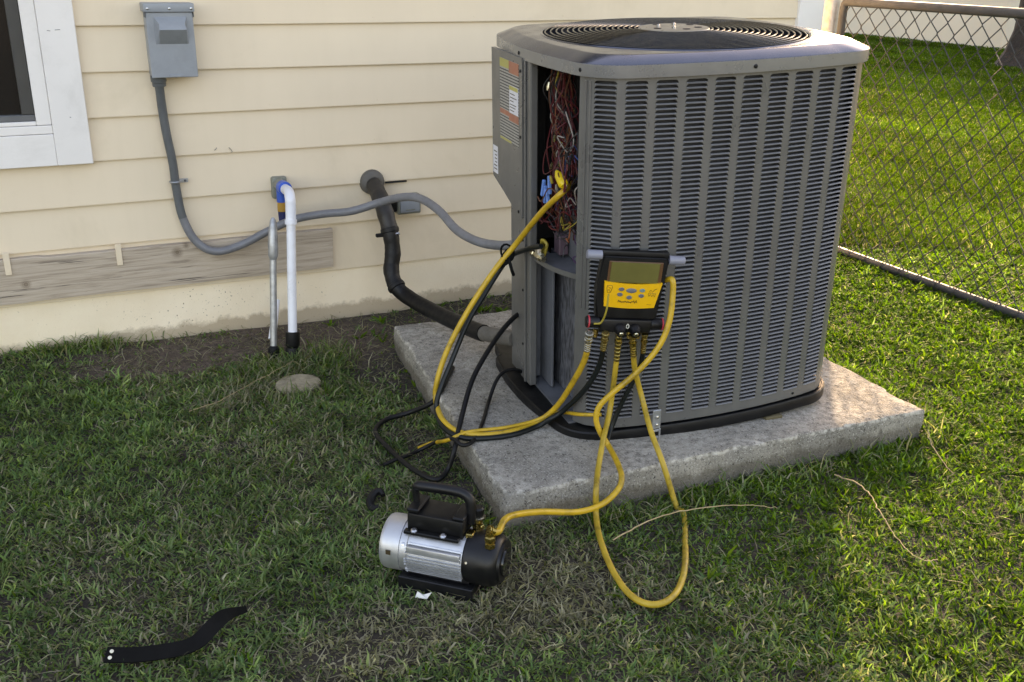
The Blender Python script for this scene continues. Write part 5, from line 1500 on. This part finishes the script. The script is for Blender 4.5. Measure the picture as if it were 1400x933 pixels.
def keep_clear(x, y):
    ok = ~inside_quad(x, y, PAD, 0.0)
    ok &= ~((y > -0.008) & (x < 3.41) & (y < 7))
    ok &= ellip(x, y, 0.722, -0.632, 0.078, 0.074) > 1
    u = (x-0.652)*0.7293-(y+1.769)*0.6842; v = (x-0.652)*0.6842+(y+1.769)*0.7293
    ok &= ~((u > 0.045) & (u < 0.235) & (np.abs(v) < 0.068))
    return ok
GREENS = np.array([(0.135, 0.215, 0.080), (0.170, 0.265, 0.095), (0.105, 0.190, 0.080), (0.220, 0.305, 0.115), (0.165, 0.230, 0.110), (0.270, 0.340, 0.145)])
STRAWS = np.array([(0.370, 0.335, 0.230), (0.280, 0.255, 0.170), (0.440, 0.400, 0.300), (0.200, 0.190, 0.125)])
SUNLIT_TINTS = np.array([(0.094, 0.175, 0.015), (0.074, 0.150, 0.015), (0.128, 0.205, 0.019), (0.060, 0.130, 0.015)])  # yellow-green look of sunlit grass put into the blade colour
def colours(N, dry, sunny):
    g = GREENS[RNG.integers(0, len(GREENS), N)]
    s = SUNLIT_TINTS[RNG.integers(0, len(SUNLIT_TINTS), N)]
    st = STRAWS[RNG.integers(0, len(STRAWS), N)]
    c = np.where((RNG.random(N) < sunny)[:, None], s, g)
    c = np.where((RNG.random(N) < dry)[:, None], st, c)
    return c*RNG.uniform(0.75, 1.3, (N, 1))
def build_grass():
    def scatter(x0, x1, y0, y1, dens, cond):
        n = int((x1-x0)*(y1-y0)*dens)
        x = RNG.uniform(x0, x1, n); y = RNG.uniform(y0, y1, n)
        px, py, dz = project(x, y, np.zeros(n))
        m = (px > -260) & (px < 1660) & (py < 1080) & (py > -60) & cond(x, y, dz) & keep_clear(x, y)
        return x[m], y[m], dz[m]
    # near lawn: half single blades, half blades fanning out of small tussocks
    x, y, dz = scatter(-1.4, 6.2, -3.3, 1.5, 12500, lambda x, y, d: d < 5.2)
    keep = RNG.random(len(x)) < cover(x, y)*np.clip(3.2/dz, 0.35, 1)
    x, y, dz = x[keep], y[keep], dz[keep]
    az = RNG.uniform(0, 2*np.pi, len(x)); tid = np.ones(len(x))
    cx, cy, cz = scatter(-1.4, 6.2, -3.3, 1.5, 1500, lambda x, y, d: d < 5.2)
    keep = RNG.random(len(cx)) < cover(cx, cy)*np.clip(3.2/cz, 0.35, 1)
    cx, cy, cz = cx[keep], cy[keep], cz[keep]
    nb = RNG.integers(5, 14, len(cx))
    rep = np.repeat(np.arange(len(cx)), nb)
    a2 = RNG.uniform(0, 2*np.pi, len(rep)); r2 = np.abs(RNG.normal(0, 0.009, len(rep)))
    x2, y2 = cx[rep]+r2*np.cos(a2), cy[rep]+r2*np.sin(a2)
    t2 = RNG.uniform(0.65, 1.45, len(cx))[rep]
    ok = keep_clear(x2, y2)
    x = np.r_[x, x2[ok]]; y = np.r_[y, y2[ok]]; dz = np.r_[dz, cz[rep][ok]]
    az = np.r_[az, a2[ok]+RNG.normal(0, 0.3, ok.sum())]; tid = np.r_[tid, t2[ok]]
    N = len(x)
    dr = dryness(x, y)
    sunny = np.clip((x-0.9)/1.1, 0.05, 1)*0.85  # share of blades coloured as sunlit, growing towards the right
    tall = 0.75+0.6*vnoise(x, y, 5, 61)
    bare = cover(x, y)
    L_ = RNG.uniform(0.014, 0.036, N)*tall*(0.6+0.4*tid)*np.where(bare < 0.5, 0.7, 1)*np.where(RNG.random(N) < 0.05, 1.5, 1)
    wd = RNG.uniform(0.0029, 0.0060, N)*(0.85+0.2*tid)*np.clip(dz/2.7, 1, 1.8)
    l0 = RNG.uniform(0.2, 1.15, N); l1 = l0+RNG.uniform(0.3, 1.3, N)
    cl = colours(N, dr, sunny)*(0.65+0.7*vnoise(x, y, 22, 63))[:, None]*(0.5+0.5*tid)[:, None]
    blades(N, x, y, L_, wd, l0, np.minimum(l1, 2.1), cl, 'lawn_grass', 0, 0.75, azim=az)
    # dead runners and clippings lying in the thatch
    x, y, dz = scatter(-1.2, 3.6, -3.1, 0.2, 2600, lambda x, y, d: d < 4.3)
    d = dryness(x, y)
    k = RNG.random(len(x)) < 0.15+1.0*d+0.5*(1-cover(x, y))
    x, y = x[k], y[k]; N = len(x)
    st = STRAWS[RNG.integers(0, 4, N)]*RNG.uniform(0.7, 1.25, (N, 1))
    blades(N, x, y, RNG.uniform(0.03, 0.085, N), RNG.uniform(0.0018, 0.0036, N), RNG.uniform(0.9, 1.4, N), RNG.uniform(1.3, 1.75, N), st, 'dry_thatch', 0.006, 0.9)
    # taller tufts against the wall, pad and pipes
    tx, ty = [], []
    for (cx, cy, rx, ry, n) in ((0.05, -0.05, 0.22, 0.05, 260), (0.78, -0.45, 0.16, 0.10, 420), (0.62, -0.50, 0.10, 0.10, 160), (1.26, -1.80, 0.07, 0.025, 60), (0.70, -0.72, 0.12, 0.05, 150), (1.75, -1.82, 0.5, 0.03, 200), (0.90, -0.42, 0.08, 0.10, 150), (2.45, -1.5, 0.05, 0.3, 220), (0.15, -0.04, 0.15, 0.03, 60)):
        tx.append(RNG.normal(cx, rx*0.6, n)); ty.append(RNG.normal(cy, ry*0.6, n))
    x = np.concatenate(tx); y = np.concatenate(ty); k = keep_clear(x, y); x, y = x[k], y[k]; N = len(x)
    blades(N, x, y, RNG.uniform(0.045, 0.10, N), RNG.uniform(0.003, 0.0055, N), RNG.uniform(0.1, 0.8, N), RNG.uniform(0.8, 1.9, N), colours(N, np.full(N, 0.35), np.full(N, 0.2)), 'grass_tufts', 0, 0.5)
    # broad-leaved sprigs scattered through the sunny side
    cx, cy, cz = scatter(0.9, 5.0, -2.9, 0.5, 70, lambda x, y, d: d < 5.0)
    k = RNG.random(len(cx)) < np.clip((cx+0.5*cy-0.3)*0.6, 0.05, 0.9); cx, cy = cx[k], cy[k]
    nb = RNG.integers(6, 12, len(cx)); rep = np.repeat(np.arange(len(cx)), nb); N = len(rep)
    az = RNG.uniform(0, 2*np.pi, N)
    blades(N, cx[rep]+0.006*np.cos(az), cy[rep]+0.006*np.sin(az), RNG.uniform(0.025, 0.055, N), RNG.uniform(0.008, 0.013, N), RNG.uniform(0.3, 0.9, N), RNG.uniform(1.0, 1.7, N),
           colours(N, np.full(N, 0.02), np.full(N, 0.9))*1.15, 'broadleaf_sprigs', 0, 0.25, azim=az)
    n = 150
    t = RNG.random(n); x = 0.36+0.40*t+RNG.normal(0, 0.03, n); y = -0.72+0.24*t**1.5+RNG.normal(0, 0.02, n)
    k = keep_clear(x, y); x, y, t = x[k], y[k], t[k]; N = len(x)
    blades(N, x, y, RNG.uniform(0.05, 0.12, N), RNG.uniform(0.0022, 0.0042, N), RNG.uniform(0.6, 1.2, N), RNG.uniform(1.3, 1.9, N), STRAWS[RNG.integers(0, 4, N)]*RNG.uniform(0.8, 1.2, (N, 1)), 'dry_straw', 0.008, 0.4, azim=RNG.normal(0.6, 0.6, N)+np.pi*(RNG.random(N) < 0.4))
    # back yard
    x, y, dz = scatter(3.3, 19, -6, 15, 5600, lambda x, y, d: (d >= 5.2))
    k = RNG.random(len(x)) < np.clip((6.5/dz)**1.2, 0.12, 1)
    x, y, dz = x[k], y[k], dz[k]; N = len(x)
    n_ = vnoise(x, y, 0.8, 71)
    blades(N, x, y, RNG.uniform(0.035, 0.07, N)*(0.8+0.4*n_), RNG.uniform(0.0042, 0.0080, N)*np.clip(dz/7, 1, 2.2), RNG.uniform(0.1, 0.8, N), RNG.uniform(0.7, 1.6, N),
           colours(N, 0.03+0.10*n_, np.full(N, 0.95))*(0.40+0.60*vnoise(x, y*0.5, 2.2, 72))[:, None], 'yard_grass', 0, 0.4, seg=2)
    # crumbs of soil on the bare ground
    x = RNG.uniform(-0.4, 1.9, 26000); y = RNG.uniform(-1.4, -0.01, 26000)
    k = (RNG.random(26000) > cover(x, y)) & keep_clear(x, y)
    x, y = x[k], y[k]; N = len(x)
    s = RNG.uniform(0.0012, 0.0052, N)*np.where(RNG.random(N) < 0.1, 1.8, 1)
    z = ground_z(x, y)
    tet = np.array([(1, 0, -.3), (-.5, .9, -.3), (-.5, -.9, -.3), (0.1, 0.1, .8)])
    a = RNG.uniform(0, 6.28, N); ca, sa = np.cos(a), np.sin(a)
    mb = MB()
    for i in range(N):
        mb.add([(x[i]+s[i]*(p[0]*ca[i]-p[1]*sa[i]), y[i]+s[i]*(p[0]*sa[i]+p[1]*ca[i]), z[i]+s[i]*p[2]) for p in tet], [(0, 1, 3), (1, 2, 3), (2, 0, 3)])
    tag(mb.build('soil_crumbs', 'soil_crumb', smooth=False), kind='stuff')
pm('soil_crumb', (0.085, 0.066, 0.046), 0.95, var=0.6, scale=60)
build_grass()
